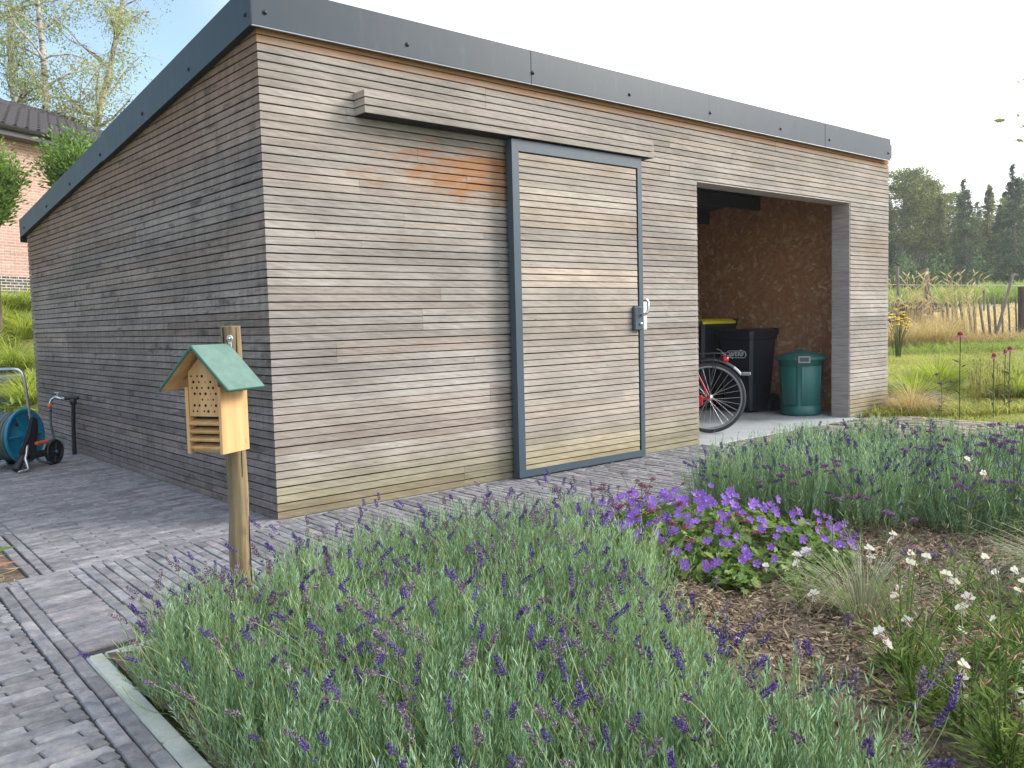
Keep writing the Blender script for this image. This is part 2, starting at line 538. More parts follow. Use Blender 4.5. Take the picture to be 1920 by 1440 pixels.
def m_osb():
    t = NT('osb'); p = t.pos(); s = t.sep(p)
    q = t.comb(s[1], s[2], 0.0)
    wq = t.vadd(q, t.vmul(t.noise(q, 7, 3, out='Color'), (.03, .03, 0)))
    w_ = t.sep(wq)
    def flakes(ang, kx, ky):
        c_, s_ = math.cos(R(ang)), math.sin(R(ang))
        u_ = t.math('ADD', t.math('MULTIPLY', w_[0], c_*kx), t.math('MULTIPLY', w_[1], s_*kx)); v_ = t.math('ADD', t.math('MULTIPLY', w_[0], -s_*ky), t.math('MULTIPLY', w_[1], c_*ky))
        return t.sep(t.voro(t.comb(u_, v_, ang*.1), 1.0, out='Color'))
    fa, fb, fc_ = flakes(22, 11, 34), flakes(-38, 12, 38), flakes(78, 10, 30)
    pick = t.step(fa[1], .49, .51)
    f = t.math('ADD', t.math('MULTIPLY', t.math('MULTIPLY', pick, fb[0]), 1.0), t.math('MULTIPLY', t.math('SUBTRACT', 1.0, pick), fc_[0]))
    f = t.math('ADD', t.math('MULTIPLY', f, .75), t.math('MULTIPLY', fa[0], .25))
    c = t.ramp(f, [(.1, (.38, .165, .08)), (.45, (.46, .215, .105)), (.75, (.53, .27, .14)), (.97, (.70, .46, .28))])
    t.bump(f, .25, .003)
    return t.fin(c, .62)
M['osb'] = m_osb()
M['ceiling'] = m_plain('ceiling', (.035, .045, .06), .6)
M['reveal'] = m_wood('reveal', (.27, .235, .22), (.44, .40, .385), (30, 4, 60), .7, True)
def m_concrete(name, a, b, sc=9):
    t = NT(name); p = t.pos()
    n = t.noise(p, sc, 7, .65); k = t.noise(p, sc*9, 3, .6)
    c = t.ramp(t.math('ADD', t.math('MULTIPLY', n, .7), t.math('MULTIPLY', k, .3)), [(.3, a), (.7, b)])
    st = t.step(t.noise(p, 2.2, 5, .6), .5, .72)
    c = t.mix(t.math('MULTIPLY', st, .45), c, tuple(x*.62 for x in a))
    t.bump(k, .25, .004)
    return t.fin(c, .85)
M['slab'] = m_concrete('slab', (.25, .27, .29), (.40, .42, .44), 5)
M['kerb'] = m_concrete('kerb', (.27, .30, .27), (.44, .46, .42), 14)
def m_brick_paver():
    t = NT('paver'); p = t.pos(); rnd = t.tint()
    o = t.math('ADD', t.rand(), rnd)
    oo = t.math('FRACT', t.math('MULTIPLY', o, 5.37))
    n = t.noise(t.vadd(t.vmul(p, (1, 1, 1)), t.comb(t.math('MULTIPLY', oo, 9), 0.0, 0.0)), 13, 7, .68)
    fine = t.noise(p, 90, 4, .7)
    c = t.ramp(n, [(.26, (.07, .075, .09)), (.45, (.145, .148, .165)), (.6, (.215, .21, .218)), (.78, (.36, .32, .26))])
    c = t.scale(c, t.math('MULTIPLY_ADD', oo, .55, .74))
    c = t.mix(t.math('MULTIPLY', t.step(t.math('FRACT', t.math('MULTIPLY', o, 3.1)), .55, 1.0), .3), c, t.mix(1.0, c, (1.15, .95, 1.0), 'MULTIPLY'))
    c = t.scale(c, t.math('MULTIPLY_ADD', fine, .7, .65))
    t.bump(t.math('ADD', n, t.math('MULTIPLY', fine, .45)), .5, .008)
    return t.fin(c, .74, 0, .4)
M['paver'] = m_brick_paver()
def m_soil(name, a, b, dry):
    t = NT(name); p = t.pos()
    n = t.noise(p, 6, 8, .7); k = t.noise(p, 55, 5, .75); v = t.voro(t.vmul(p, (1, 1, .6)), 60, out='Color')
    c = t.ramp(t.math('ADD', t.math('MULTIPLY', n, .5), t.math('MULTIPLY', k, .5)), [(.3, a), (.52, b), (.72, dry)])
    c = t.scale(c, t.math('MULTIPLY_ADD', t.sep(v)[0], .7, .62))
    t.bump(t.math('ADD', k, t.math('MULTIPLY', t.sep(v)[1], .4)), .8, .02)
    return t.fin(c, .95)
M['soil'] = m_soil('soil', (.060, .044, .032), (.145, .108, .078), (.29, .23, .17))
M['sand'] = m_soil('sand', (.03, .027, .025), (.055, .048, .043), (.10, .085, .07))
# ------------------------------------------------------------------ terrain
def sst(a, b, x):
    t = np.clip((x-a)/(b-a), 0, 1); return t*t*(3-2*t)
def height(x, y):
    x = np.asarray(x, float); y = np.asarray(y, float)
    hl = 1.95*sst(6.6, 15.5, y)*(1-sst(5, 16, x))
    hr = np.interp(x, [9, 14, 18, 24, 40, 60, 90, 300], [0, .05, .10, .22, .95, 2.1, 3.2, 7.0])
    b = 9.0*sst(16, 160, y)*.9*(1-sst(20, 70, x))
    return np.maximum(hl, 0) + hr + np.maximum(b, 0)*.5
def m_ground():
    t = NT('ground_cover'); p = t.pos(); s = t.sep(p)
    n = t.noise(p, .9, 6, .65); k = t.noise(p, 14, 6, .75); f = t.noise(p, 70, 3, .7)
    green = t.ramp(k, [(.28, (.09, .11, .025)), (.52, (.20, .22, .055)), (.74, (.36, .34, .12))])
    tan = t.ramp(k, [(.28, (.20, .14, .055)), (.55, (.38, .28, .12)), (.76, (.52, .42, .20))])
    c = t.mix(t.step(n, .55, .72, 0.0, .55), green, tan)
    # mown stubble field behind the fence, a green crop strip beyond it
    d = t.math('ADD', s[0], t.math('MULTIPLY', t.math('SUBTRACT', n, .5), 3.0))
    c = t.mix(t.step(d, 18.0, 20.5), c, tan)
    c = t.mix(t.step(d, 40.0, 43.0), c, t.scale(green, 1.1))
    c = t.mix(t.step(d, 66.0, 70.0), c, (.035, .045, .014))
    c = t.scale(c, t.math('MULTIPLY_ADD', f, .6, .7))
    t.bump(t.math('ADD', k, f), .6, .03)
    return t.fin(c, .95)
M['ground'] = m_ground()
gx = np.unique(np.concatenate([np.linspace(-400, -30, 14), np.linspace(-30, -6, 10), np.linspace(-6, 30, 100), np.linspace(30, 110, 60), np.linspace(110, 700, 16)]))
gy = np.unique(np.concatenate([np.linspace(-500, -30, 14), np.linspace(-30, -8, 10), np.linspace(-8, 30, 100), np.linspace(30, 120, 40), np.linspace(120, 700, 16)]))
GX, GY = np.meshgrid(gx, gy)
GZ = height(GX, GY)
rough = (np.sin(GX*1.7+GY*.6)*.5 + np.sin(GX*.53-GY*1.31)*.7 + np.sin(GX*4.1+1)*np.sin(GY*3.7)*.4)*.035
far = np.clip((np.hypot(GX-3, GY-1)-7)/6, 0, 1)
inner = (GX > -5) & (GX < 7.6) & (GY > -8) & (GY < 6.2)
GZ = GZ + rough*far - np.where(inner, .05, 0.0)
nx, ny = len(gx), len(gy)
ii = (np.arange(ny-1)[:, None]*nx + np.arange(nx-1)[None, :]).ravel()
GF = np.stack([ii, ii+1, ii+nx+1, ii+nx], 1)
ground = link('ground', np_mesh('ground', [(np.stack([GX, GY, GZ], 2).reshape(-1, 3), GF, 0)], M['ground'], True))
tag(ground, 'rising meadow and lawn ground around the shed', None, None, 'structure')

# ------------------------------------------------------------------ paving
def T(x, y):                       # the paving runs slightly out of square with the shed
    return x + .035*y, y + .10*min(x, 0.0)
bricks = []                        # (x, y, length along, angle, paver length)
BL, BW = .218, .0505
def course_x(x0, x1, y, off):      # a course of bricks lying along x
    x = x0 - off
    while x < x1 - .03:
        a, b = max(x, x0), min(x+BL, x1)
        if b-a > .03: bricks.append(((a+b)/2, y+BW/2, b-a, 0))
        x += BL
def course_y(x, y0, y1, off):
    y = y0 - off
    while y < y1 - .03:
        a, b = max(y, y0), min(y+BL, y1)
        if b-a > .03: bricks.append((x+BW/2, (a+b)/2, b-a, 1))
        y += BL
ZB = -.106
# zone by the left wall, half-bond, and the same bond left of the planting hole
k = 0; y = ZB
while y < 5.9:
    course_x(-1.21, .08-.035*y, y, (k % 2)*BL/2)
    if y > .95: course_x(-3.1, -1.21, y, (k % 2)*BL/2)
    else: course_x(-3.1, -2.0, y, (k % 2)*BL/2)
    y += BW; k += 1
course_y(-1.266+.003, ZB, .95, .06); course_y(-1.323+.003, ZB, .95, .17)
# strip beside the border, border of two courses, field to the left
k = 0; y = -1.266
while y < ZB-.03:
    course_x(-1.373, -1.158, y, 0); y += BW; k += 1
for i, x in enumerate((-1.424, -1.476)):
    course_y(x, -4.3, ZB-.06, .05+.11*i)
course_x(-3.1, -1.158, ZB-BW, .05)
k = 0; y = -4.3
while y < ZB-.10:
    course_x(-3.1, -1.479, y, (k % 2)*BL/2+.06); y += BW; k += 1
# path between shed and bed, courses run away from the wall
k = 0; x = -1.105-BW
while x < 3.90:
    course_y(x, -1.266, ZB if x < 0 else -.008, (.07, .18, .015, .12)[k % 4]); x += BW; k += 1
shapes = []
def brick_shape(L, seed):
    r = random.Random(seed)
    c = .0038
    hx, hy = L/2-.0011, BW/2-.0021
    j = lambda a: r.uniform(-a, a)
    out = [(-hx+j(.002), -hy+j(.0012)), (hx+j(.002), -hy+j(.0012)), (hx+j(.002), hy+j(.0012)), (-hx+j(.002), hy+j(.0012))]
    cc = .0065                      # tumbled corners
    ring = []
    for i, (px, py) in enumerate(out):
        sx, sy = (-1 if px < 0 else 1), (-1 if py < 0 else 1)
        e = cc*r.uniform(.5, 1.5)
        a, b = (px-sx*e, py), (px, py-sy*e*.7)
        ring += [b, a] if (sx*sy > 0) else [a, b]
    n = len(ring)
    vs = [(x, y, -.03) for x, y in ring] + [(x, y, -.0042) for x, y in ring]
    top = [(x*(1-c/hx), y*(1-c/hy*.7), j(.0012)) for x, y in ring]
    vs += top
    vs += [(0, 0, .0015)]
    fs = []
    for i in range(n):
        i2 = (i+1) % n
        fs += [(i, i2, n+i2, n+i), (n+i, n+i2, 2*n+i2, 2*n+i), (2*n+i, 2*n+i2, 3*n)]
    return vs, fs
full_shapes = [brick_shape(BL, s) for s in range(6)]
pav_base = MB()
pav_base.add([(q[0], q[1], -.0095) for q in ((-6, -6), (-1.60, -6), (-1.46, -1.5), (0, -1.37), (3.3, -1.37), (4.4, -1.62), (6.9, -1.62), (6.9, .02), (.3, .02), (.3, 6.1), (-6, 6.1))],
             [tuple(range(11))])
pavement = pav_base.build('pavement', M['sand'])
tag(pavement, 'grey clinker brick paving in front of and beside the shed', None, None, 'structure')
scored = []
for (x, y, L, a) in bricks:
    X, Y = T(x, y)
    if X > .06 and Y > .02: continue
    u, v, z = proj((X, Y, 0))
    vis = z > .5 and -60 < u < 1980 and 300 < v < 1500
    hid = (X > -1.3 and Y < -1.0 and not vis)
    # hidden behind the lavender
    if vis and (X > -.2 and Y < -.75): vis = False
    scored.append((z if vis else 1e3+z, X, Y, L, a))
scored.sort()
meshes = {}
gv, gf, gt = [], [], []
vb = 0
for i, (sc_, X, Y, L, a) in enumerate(scored):
    rot = a*math.pi/2 + random.uniform(-.012, .012) + (.035 if a else .0) + (0 if a else (.10 if X < 0 else 0))
    if a: rot = math.pi/2 - .035 + random.uniform(-.012, .012)
    z = random.uniform(-.0025, .0025)
    full = abs(L-BL) < .004
    if i < 296:
        key = ('f', random.randrange(6)) if full else ('p', round(L, 2), random.randrange(2))
        if key not in meshes:
            vs, fs = full_shapes[key[1]] if full else brick_shape(L, 77+key[2])
            meshes[key] = MB().add(vs, fs).mesh('brick', M['paver'])
        o = link('brick', meshes[key], pavement, (X, Y, z))
        o.rotation_euler = (random.uniform(-.012, .012), random.uniform(-.006, .006), rot)
    else:
        vs, fs = full_shapes[random.randrange(6)] if full else brick_shape(L, random.randrange(999))
        ca, sa = math.cos(rot), math.sin(rot)
        A = np.array(vs); B = A.copy()
        B[:, 0] = A[:, 0]*ca - A[:, 1]*sa + X; B[:, 1] = A[:, 0]*sa + A[:, 1]*ca + Y; B[:, 2] = A[:, 2] + z
        t = random.random()
        q = [f for f in fs if len(f) == 4]; tr = [f for f in fs if len(f) == 3]
        gv.append((B, np.array(q), np.array(tr), t))
grp = []
Vq = np.concatenate([g[0] for g in gv]); offs = np.cumsum([0]+[len(g[0]) for g in gv[:-1]])
grp.append((Vq, np.concatenate([g[1]+o for g, o in zip(gv, offs)]), 0, np.concatenate([np.full(len(g[1]), g[3]) for g in gv])))
grp.append((Vq, np.concatenate([g[2]+o for g, o in zip(gv, offs)]), 0, np.concatenate([np.full(len(g[2]), g[3]) for g in gv])))
tag(link('brick_field', np_mesh('brick_field', grp, M['paver']), pavement), None, None, None, 'stuff')

# rough mossy setts in front of the opening
def m_sett():
    t = NT('sett'); p = t.pos(); n = t.noise(p, 9, 6, .7); f = t.noise(p, 70, 4, .7)
    c = t.ramp(n, [(.3, (.12, .105, .085)), (.5, (.22, .195, .16)), (.72, (.35, .31, .25))])
    c = t.mix(t.math('MULTIPLY', t.step(t.noise(p, 3.3, 4), .52, .68), .5), c, (.10, .12, .04))
    c = t.scale(c, t.math('MULTIPLY_ADD', f, .6, .7)); c = t.scale(c, t.math('MULTIPLY_ADD', t.rand(), .4, .8))
    t.bump(f, .5, .01)
    return t.fin(c, .85)
M['sett'] = m_sett()
sett_mesh = []
for s in range(5):
    r = random.Random(s+50); n = 9; b = MB()
    ring = [(math.cos(2*math.pi*i/n)*r.uniform(.85, 1.1), math.sin(2*math.pi*i/n)*r.uniform(.85, 1.1)) for i in range(n)]
    ring = [(max(-1, min(1, x*1.25)), max(-1, min(1, y*1.25))) for x, y in ring]
    vs = [(x*.5, y*.5, -.05) for x, y in ring] + [(x*.5, y*.5, -.008) for x, y in ring] + [(x*.44, y*.44, r.uniform(-.002, .004)) for x, y in ring] + [(0, 0, .006)]
    fs = []
    for i in range(n):
        j = (i+1) % n
        fs += [(i, j, n+j, n+i), (n+i, n+j, 2*n+j, 2*n+i), (2*n+i, 2*n+j, 3*n)]
    sett_mesh.append(b.add(vs, fs).mesh('paving_stone', M['sett']))
xx = 4.03
while xx < 6.9:
    w = random.uniform(.09, .17); yy = -.10
    while yy > -1.5:
        d = random.uniform(.14, .34)
        o = link('paving_stone', random.choice(sett_mesh), pavement, (xx+w/2, yy-d/2, random.uniform(-.004, .004)))
        o.scale = (w*.97, d*.97, 1); o.rotation_euler = (random.uniform(-.02, .02), random.uniform(-.02, .02), random.uniform(-.06, .06))
        yy -= d
    xx += w
kb = MB(); kb.box((3.93, -1.40, -.1), (3.985, -.02, .002), 0, .004)
kb.build('edging_stone', M['kerb'], pavement)
# slab sill along the opening
kb = MB(); kb.box((3.9, -.085, -.1), (6.52, .03, -.002), 0, .004)
kb.build('threshold_stone', M['slab'], pavement)

# ------------------------------------------------------------------ planting bed
BED_X0, BED_Y0 = -1.373, -1.329
kerb = thing('kerb', 'weathered concrete kerb edging round the corner of the lavender bed', 'kerb', (T(BED_X0, BED_Y0)[0], T(BED_X0, BED_Y0)[1], 0))
def kerb_block(x0, y0, x1, y1):
    b = MB(); b.box((x0, y0, -.12), (x1, y1, .004+random.uniform(-.003, .003)), 0, .006)
    b.v = [(*T(p[0], p[1]), p[2]) for p in b.v]
    b.build('kerb_block', M['kerb'], kerb)
y = BED_Y0
while y > -4.6:
    kerb_block(BED_X0, y-.995 if y < BED_Y0 else y-.80, BED_X0+.057, y); y -= 1.0 if y < BED_Y0 else .805
x = BED_X0+.060
while x < 3.8:
    kerb_block(x, BED_Y0-.055, x+.99, BED_Y0); x += .995
def bed_h(x, y):
    return (np.sin(x*5.1+y*2.3)*.012 + np.sin(x*11.3-y*7.9)*.008 + np.sin(y*13.0+x*3)*.006)
bx = np.linspace(-1.31, 8.6, 150); by = np.linspace(-9.0, -1.36, 120)
BX, BY = np.meshgrid(bx, by)
BZ = -.002 + bed_h(BX, BY) + RNG.normal(size=BX.shape)*.004
BXs = BX + .035*BY; BYs = BY + .10*np.minimum(BX, 0) - .12*np.clip(BX-3.2, 0, 9)**1.2*(BY+9)/7.6
ii = (np.arange(119)[:, None]*150 + np.arange(149)[None, :]).ravel()
soil = link('soil', np_mesh('soil', [(np.stack([BXs, BYs, BZ], 2).reshape(-1, 3), np.stack([ii, ii+1, ii+151, ii+150], 1), 0)], M['soil'], True))
tag(soil, 'dry crumbly brown soil of the flower bed', None, None, 'structure')
# clods, bark and straw on the soil
n = 14000
P = np.stack([RNG.uniform(-1.2, 3.2, n), RNG.uniform(-3.9, -1.45, n), np.zeros(n)], 1)
P[:7000, 0] = RNG.uniform(.1, 2.3, 7000); P[:7000, 1] = RNG.uniform(-3.6, -2.2, 7000)
P[:, 2] = bed_h(P[:, 0]-.035*P[:, 1], P[:, 1]) + .003
Dd = rnd_dir(n); Dd[:, 2] *= .25; Dd = unit(Dd)
V1, F1 = leaf_quads(P, Dd, RNG.uniform(.015, .065, n), RNG.uniform(.003, .011, n))
nc = 22000
PC = np.stack([RNG.uniform(-.3, 2.5, nc), RNG.uniform(-4.0, -2.0, nc), np.zeros(nc)], 1); PC[:5000] = P[:5000]
PC[:, 2] = bed_h(PC[:, 0]-.035*PC[:, 1], PC[:, 1]) + .001
cs = .004 + .020*RNG.uniform(0, 1, nc)**3
V2, F2 = bipyr(PC, rnd_dir(nc), cs*1.3, cs)
M['mulch'] = m_leaf('mulch', (.13, .09, .06), (.46, .36, .24), .9, .0, (.05, .034, .023))
tag(link('bark_litter', np_mesh('bark_litter', [(V1, F1, 0, RNG.uniform(0, 1, n)), (V2, F2, 0, np.repeat(RNG.uniform(0, .75, nc), 8))], M['mulch'])),
    'loose bark chips, straw and clods lying on the bed soil', 'litter', None, 'stuff')

# planting hole at the left edge of the picture
hb = MB(); hb.add([(*T(-2.0, -.09), -.009), (*T(-1.326, -.09), -.009), (*T(-1.326, .95), -.009), (*T(-2.0, .95), -.009)], [(0, 1, 2, 3)])
tag(hb.build('planting_soil', M['soil']), 'bare soil gap left open in the paving', None, None, 'structure')
n = 260
P = np.stack([RNG.uniform(-1.95, -1.35, n), RNG.uniform(-.25, .7, n), np.full(n, .0)], 1)
Dd = rnd_dir(n); Dd[:, 2] = np.abs(Dd[:, 2])*.12; Dd = unit(Dd)
V1, F1 = leaf_quads(P, Dd, RNG.uniform(.03, .12, n), RNG.uniform(.003, .006, n))
tag(link('straw', np_mesh('straw', [(V1, F1, 0, RNG.uniform(.5, 1, n))], M['mulch'])), 'dry straw scattered in the gap of the paving', 'straw', None, 'stuff')
M['big_leaf'] = m_leaf('big_leaf', (.10, .17, .03), (.22, .30, .06), .5, .35)
M['pink_leaf'] = m_leaf('pink_leaf', (.40, .17, .10), (.46, .24, .16), .5, .3)
lp = thing('leafy_plant', 'broad green lobed leaf over the soil gap at the left edge', 'plant', (*T(-1.62, .18), 0))
def lobed(c, az, L, Wd, tilt, mat):
    b = MB(); ax = Vector((math.cos(az), math.sin(az), 0)); sd = Vector((-math.sin(az), math.cos(az), 0)); c = Vector(c)
    prof = [(0, .05), (.1, .5), (.22, .85), (.3, .6), (.42, 1.0), (.55, .62), (.66, .78), (.8, .35), (1, .03)]
    vs, fs = [], []
    for (t_, w) in prof:
        m = c + ax*L*t_ + Vector((0, 0, L*tilt*t_*(1-t_*.9)))
        vs += [m - sd*w*Wd/2 - Vector((0, 0, .012*w)), m, m + sd*w*Wd/2 - Vector((0, 0, .012*w))]
    for i in range(len(prof)-1):
        fs += [(3*i, 3*i+1, 3*i+4, 3*i+3), (3*i+1, 3*i+2, 3*i+5, 3*i+4)]
    b.add(vs, fs, 0, True)
    return b
lobed((*T(-1.62, .18), .10), -.1, .30, .20, .1, None).build('leaf', M['big_leaf'], lp)
lobed((*T(-1.60, .10), .06), -.3, .27, .13, .05, None).build('leaf', M['pink_leaf'], lp)
lobed((*T(-1.66, .22), .09), 1.6, .28, .2, .1, None).build('leaf', M['big_leaf'], lp)
lobed((*T(-1.66, .16), .09), 3.2, .28, .2, .1, None).build('leaf', M['big_leaf'], lp)
MB().tube([(*T(-1.64, .17), -.01), (*T(-1.63, .18), .06), (*T(-1.62, .18), .10)], [.006, .005, .004], 6).build('stem', M['big_leaf'], lp)

# ------------------------------------------------------------------ shed
SL, SD, SH = 7.33, 5.42, 2.75          # length, depth, wall height at the front
ROWS = 60
PIT = SH/ROWS
SLOPE = .122
XA, XB, ZO = 3.91, 6.49, 2.2460
shed = thing('shed', 'long wooden shed clad in weathered horizontal slats with dark metal roof edge', 'shed', (0, 0, 0))
# slat section: (depth behind the outer face, height inside the row)
SEC = [(.021, .0028), (.0011, .0038), (0.0, .0052), (.0024, .0424), (.0040, .0436), (.021, .0428)]
def slat(parent, mat, row, a, b, mode='front', miter_a=False, miter_b=False, y0=0.0, jit=True, x_face=0.0):
    j = random.uniform(-.0012, .0012) if jit else 0
    d = random.uniform(-.001, .001) if jit else 0
    n = len(SEC); vs = []
    for end, mt in ((a, miter_a), (b, miter_b)):
        for (dep, hz) in SEC:
            t = end
            if mt: t = end + (dep if end == a else -dep)
            z = row*PIT + hz*PIT/.0458 + j
            if mode == 'left': vs.append((x_face + dep + d, t, z))
            else: vs.append((t, y0 + dep + d, z))
    fs = [tuple(range(n)) if mode == 'left' else tuple(range(n-1, -1, -1)), tuple(range(n, 2*n))]
    fs += [(i, (i+1) % n, n+(i+1) % n, n+i) for i in range(n)]
    o = MB().add(vs, fs).build('slat', mat, parent)
    rb_ = random.Random((1 if mode == 'left' else 2)*7919 + int(round(-y0*100))*389 + (row+1)//3*31 + int(round(a*3))*1013)     # three slats to a milled board share a tone
    o.color = (max(0, min(1, rb_.random()*.86 + random.random()*.14)), rb_.random(), random.random(), 1)
    return o

# front wall: backing boards, then the slats
fw = MB()
fw.box((.022, .022, .0), (XA-.002, .12, SH))
fw.box((XB+.002, .022, .0), (SL-.002, .12, SH))
fw.box((XA-.002, .022, ZO), (XB+.002, .12, SH))
front = fw.build('front_wall', M['dark_back'], shed)
rj = random.Random(4)
r_open = int(round(ZO/PIT))
def joints(lo, hi, fixed, rr, every):
    return sorted(q for q in fixed if lo+.25 < q < hi-.25)
row = 0
known = {40: [.62], 41: [.62], 42: [.62], 55: [1.62], 56: [1.62], 57: [1.62], 46: [1.05], 47: [1.05], 37: [.93], 38: [.93], 27: [1.20], 28: [1.20],
         23: [1.05], 24: [1.05], 25: [1.05], 19: [.42], 20: [.42], 21: [.42], 34: [.62], 35: [.31], 50: [.55], 51: [.55], 52: [4.4], 53: [4.4], 54: [4.4]}
while row < ROWS:
    js = known.get(row)
    if js is None: js = []
    if row < r_open:
        if not js and (row//3) % 2 == 0: js = [1.35 + .5*((row//3*0.37) % 1)]
        ends = [0.0] + js + [XA]
        for i in range(len(ends)-1):
            slat(front, M['clad_front'], row, ends[i] + (.0008 if i else 0), ends[i+1] - .0008, miter_a=(i == 0))
        slat(front, M['clad_front'], row, XB, SL, miter_b=True)
    else:
        if row//3 % 2: js = js + [5.1]
        else: js = js + [3.55]
        ends = [0.0] + sorted(js) + [SL]
        for i in range(len(ends)-1):
            slat(front, M['clad_front'], row, ends[i] + (.0008 if i else 0), ends[i+1] - .0008, miter_a=(i == 0), miter_b=(i == len(ends)-2))
    row += 1
# left wall
lw = MB()
lw.prism([(.022, 0), (SD-.02, 0), (SD-.02, SH-.0-SLOPE*SD), (.022, SH)], .022, .12, 0)
left = lw.build('side_wall', M['dark_back'], shed)
for row in range(ROWS):
    ztop = (row+1)*PIT
    ye = min(SD, (SH+.10-ztop)/SLOPE)
    if ye < .12: continue
    r_ = random.Random(row//(2 if row % 5 else 3)*13+5)
    js = sorted(q for q in (r_.uniform(.5, 2.6), r_.uniform(2.9, 4.9)) if q < ye-.3 and r_.random() < .88)
    ends = [0.0] + js + [ye]
    for i in range(len(ends)-1):
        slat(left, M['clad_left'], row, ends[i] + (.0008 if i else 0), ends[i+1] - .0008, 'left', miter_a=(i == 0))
# back and right walls, floor, roof, lining
MB().box((.12, SD-.12, 0), (SL-.12, SD-.02, SH-SLOPE*SD-.02)).build('back_wall', M['osb'], shed)
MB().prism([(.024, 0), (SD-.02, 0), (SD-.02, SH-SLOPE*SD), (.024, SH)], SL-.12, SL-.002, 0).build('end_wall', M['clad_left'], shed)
for ya, yb in ((.121, 1.338), (1.341, 2.56), (2.563, 3.78), (3.783, SD-.121)):
    MB().prism([(ya, .0), (yb, .0), (yb, SH-.11-SLOPE*yb), (ya, SH-.11-SLOPE*ya)], 6.88, 6.92, 0).build('lining_board', M['osb'], shed)
MB().box((.121, .121, .0), (XA-.28, .135, 2.6)).build('lining_board', M['osb'], shed)
MB().box((.0, .0, -.12), (SL, SD, -.0006)).build('floor_slab', M['slab'], shed)
rf = MB()
rf.prism([(-.03, SH+.02), (SD+.05, SH+.02-SLOPE*(SD+.05)), (SD+.05, SH+.16-SLOPE*(SD+.05)), (-.03, SH+.16)], -.03, SL+.0, 0)
roof = rf.build('roof', M['fascia'], shed)
MB().prism([(.13, SH-.12), (SD-.13, SH-.12-SLOPE*(SD-.13)), (SD-.13, SH-.08-SLOPE*(SD-.13)), (.13, SH-.08)], .122, 6.87, 0).build('ceiling_board', M['ceiling'], shed)
for q in range(7):
    y_ = .6 + q*.72
    MB().box((.13, y_, SH-.26-SLOPE*y_), (6.87, y_+.06, SH-.125-SLOPE*y_)).build('rafter', M['ceiling'], shed)
# reveals of the opening: short boards stacked up the jamb
rv = random.Random(2)
z = 0.0; jamb = MB().box((XB-.0, .121, 0), (6.878, .20, ZO)).build('jamb', M['dark_back'], shed)
h_b = .139
while z < ZO-.01:
    z1 = min(z+h_b, ZO-.001)
    MB().box((XB-.012, .006, z+.0015), (XB-.001, .20, z1), 0, .001).build('reveal_board', M['reveal'], jamb)
    z = z1
MB().box((XB+.0, .201, 0), (6.879, .215, ZO)).build('lining_board', M['osb'], shed)
MB().box((XA+.002, .006, ZO-.012), (XB-.013, .20, ZO-.001), 0, .001).build('soffit_board', M['reveal'], shed)
MB().box((XA+.001, .023, 0), (XA+.012, .20, ZO-.013), 0, .001).build('reveal_board', M['reveal'], shed)
# metal roof edge: front panels
FZ0, FZ1 = 2.738, 2.965
cuts = [-.045, 2.0, 4.025, 5.91, 7.275]
scx = {0: [.035, .97], 1: [2.015, 3.02], 2: [4.045, 5.12], 3: [5.99, 7.22]}
def screw(p, ax, parent):
    MB().lathe([(.0001, .010), (.006, .010), (.0075, .005), (.013, .004), (.014, .0), (.0001, 0)], 10, p, ax).build('screw', M['screw'], parent)
for i in range(4):
    b = MB()
    x0, x1 = cuts[i]+.0012, cuts[i+1]-.0012
    yy = -.042 - (.002 if i % 2 else 0)
    b.box((x0, yy, FZ0), (x1, yy+.004, FZ1), 0, .001)
    b.box((x0, yy+.0045, FZ1-.004), (x1, .10, FZ1-.001))
    pan = b.build('fascia_panel', M['fascia'], shed)
    MB().prism([(yy+.001, FZ0-.0005), (yy+.028, FZ0-.0005), (yy+.028, FZ0-.003), (yy-.002, FZ0-.008), (yy-.0025, FZ0-.006)], x0, x1, 0).build('drip_edge', M['lip'], pan)
    for sx in scx[i]: screw((sx, yy-.001, FZ0+.075), (0, -1, 0), pan)
# side panels follow the slope
ycut = [-.042, 2.62, 5.50]
for i in range(2):
    b = MB(); y0_, y1_ = ycut[i], ycut[i+1]+(.04 if i == 0 else 0)
    xo = -.044 + (-.003 if i == 0 else 0)
    zb = lambda y: 2.738-SLOPE*max(y, 0); zt = lambda y: 2.965-.127*max(y, 0)
    dz = .0 if i == 0 else .012
    b.add([(xo, y0_, zb(y0_)+dz), (xo, y1_, zb(y1_)+dz), (xo, y1_, zt(y1_)-dz), (xo, y0_, zt(y0_)-dz),
           (xo+.0025, y0_, zb(y0_)+dz), (xo+.0025, y1_, zb(y1_)+dz), (xo+.0025, y1_, zt(y1_)-dz), (xo+.0025, y0_, zt(y0_)-dz),
           (.02, y0_, zb(y0_)+dz+.002), (.02, y1_, zb(y1_)+dz+.002), (.1, y0_, zt(y0_)-dz), (.1, y1_, zt(y1_)-dz)],
          [(0,3,2,1),(4,5,6,7),(0,1,9,8),(3,10,11,2),(0,4,7,3),(1,2,6,5)])
    if i == 1:
        b.add([(xo, y1_, zb(y1_)), (xo+.16, y1_, zb(y1_)-.012), (xo+.16, y1_, zt(y1_)), (xo, y1_, zt(y1_)),
               (xo, y1_, zb(y1_)-.035), (xo+.16, y1_, zb(y1_)-.045)], [(0,1,2,3), (4,5,1,0)])
    pan = b.build('fascia_panel', M['fascia_shaded'], shed)
    for sy in ((.03, .86, 1.72) if i == 0 else (2.72, 3.6, 4.4, 5.3)):
        screw((xo-.001, sy, zb(sy)+.07), (-1, 0, 0), pan)
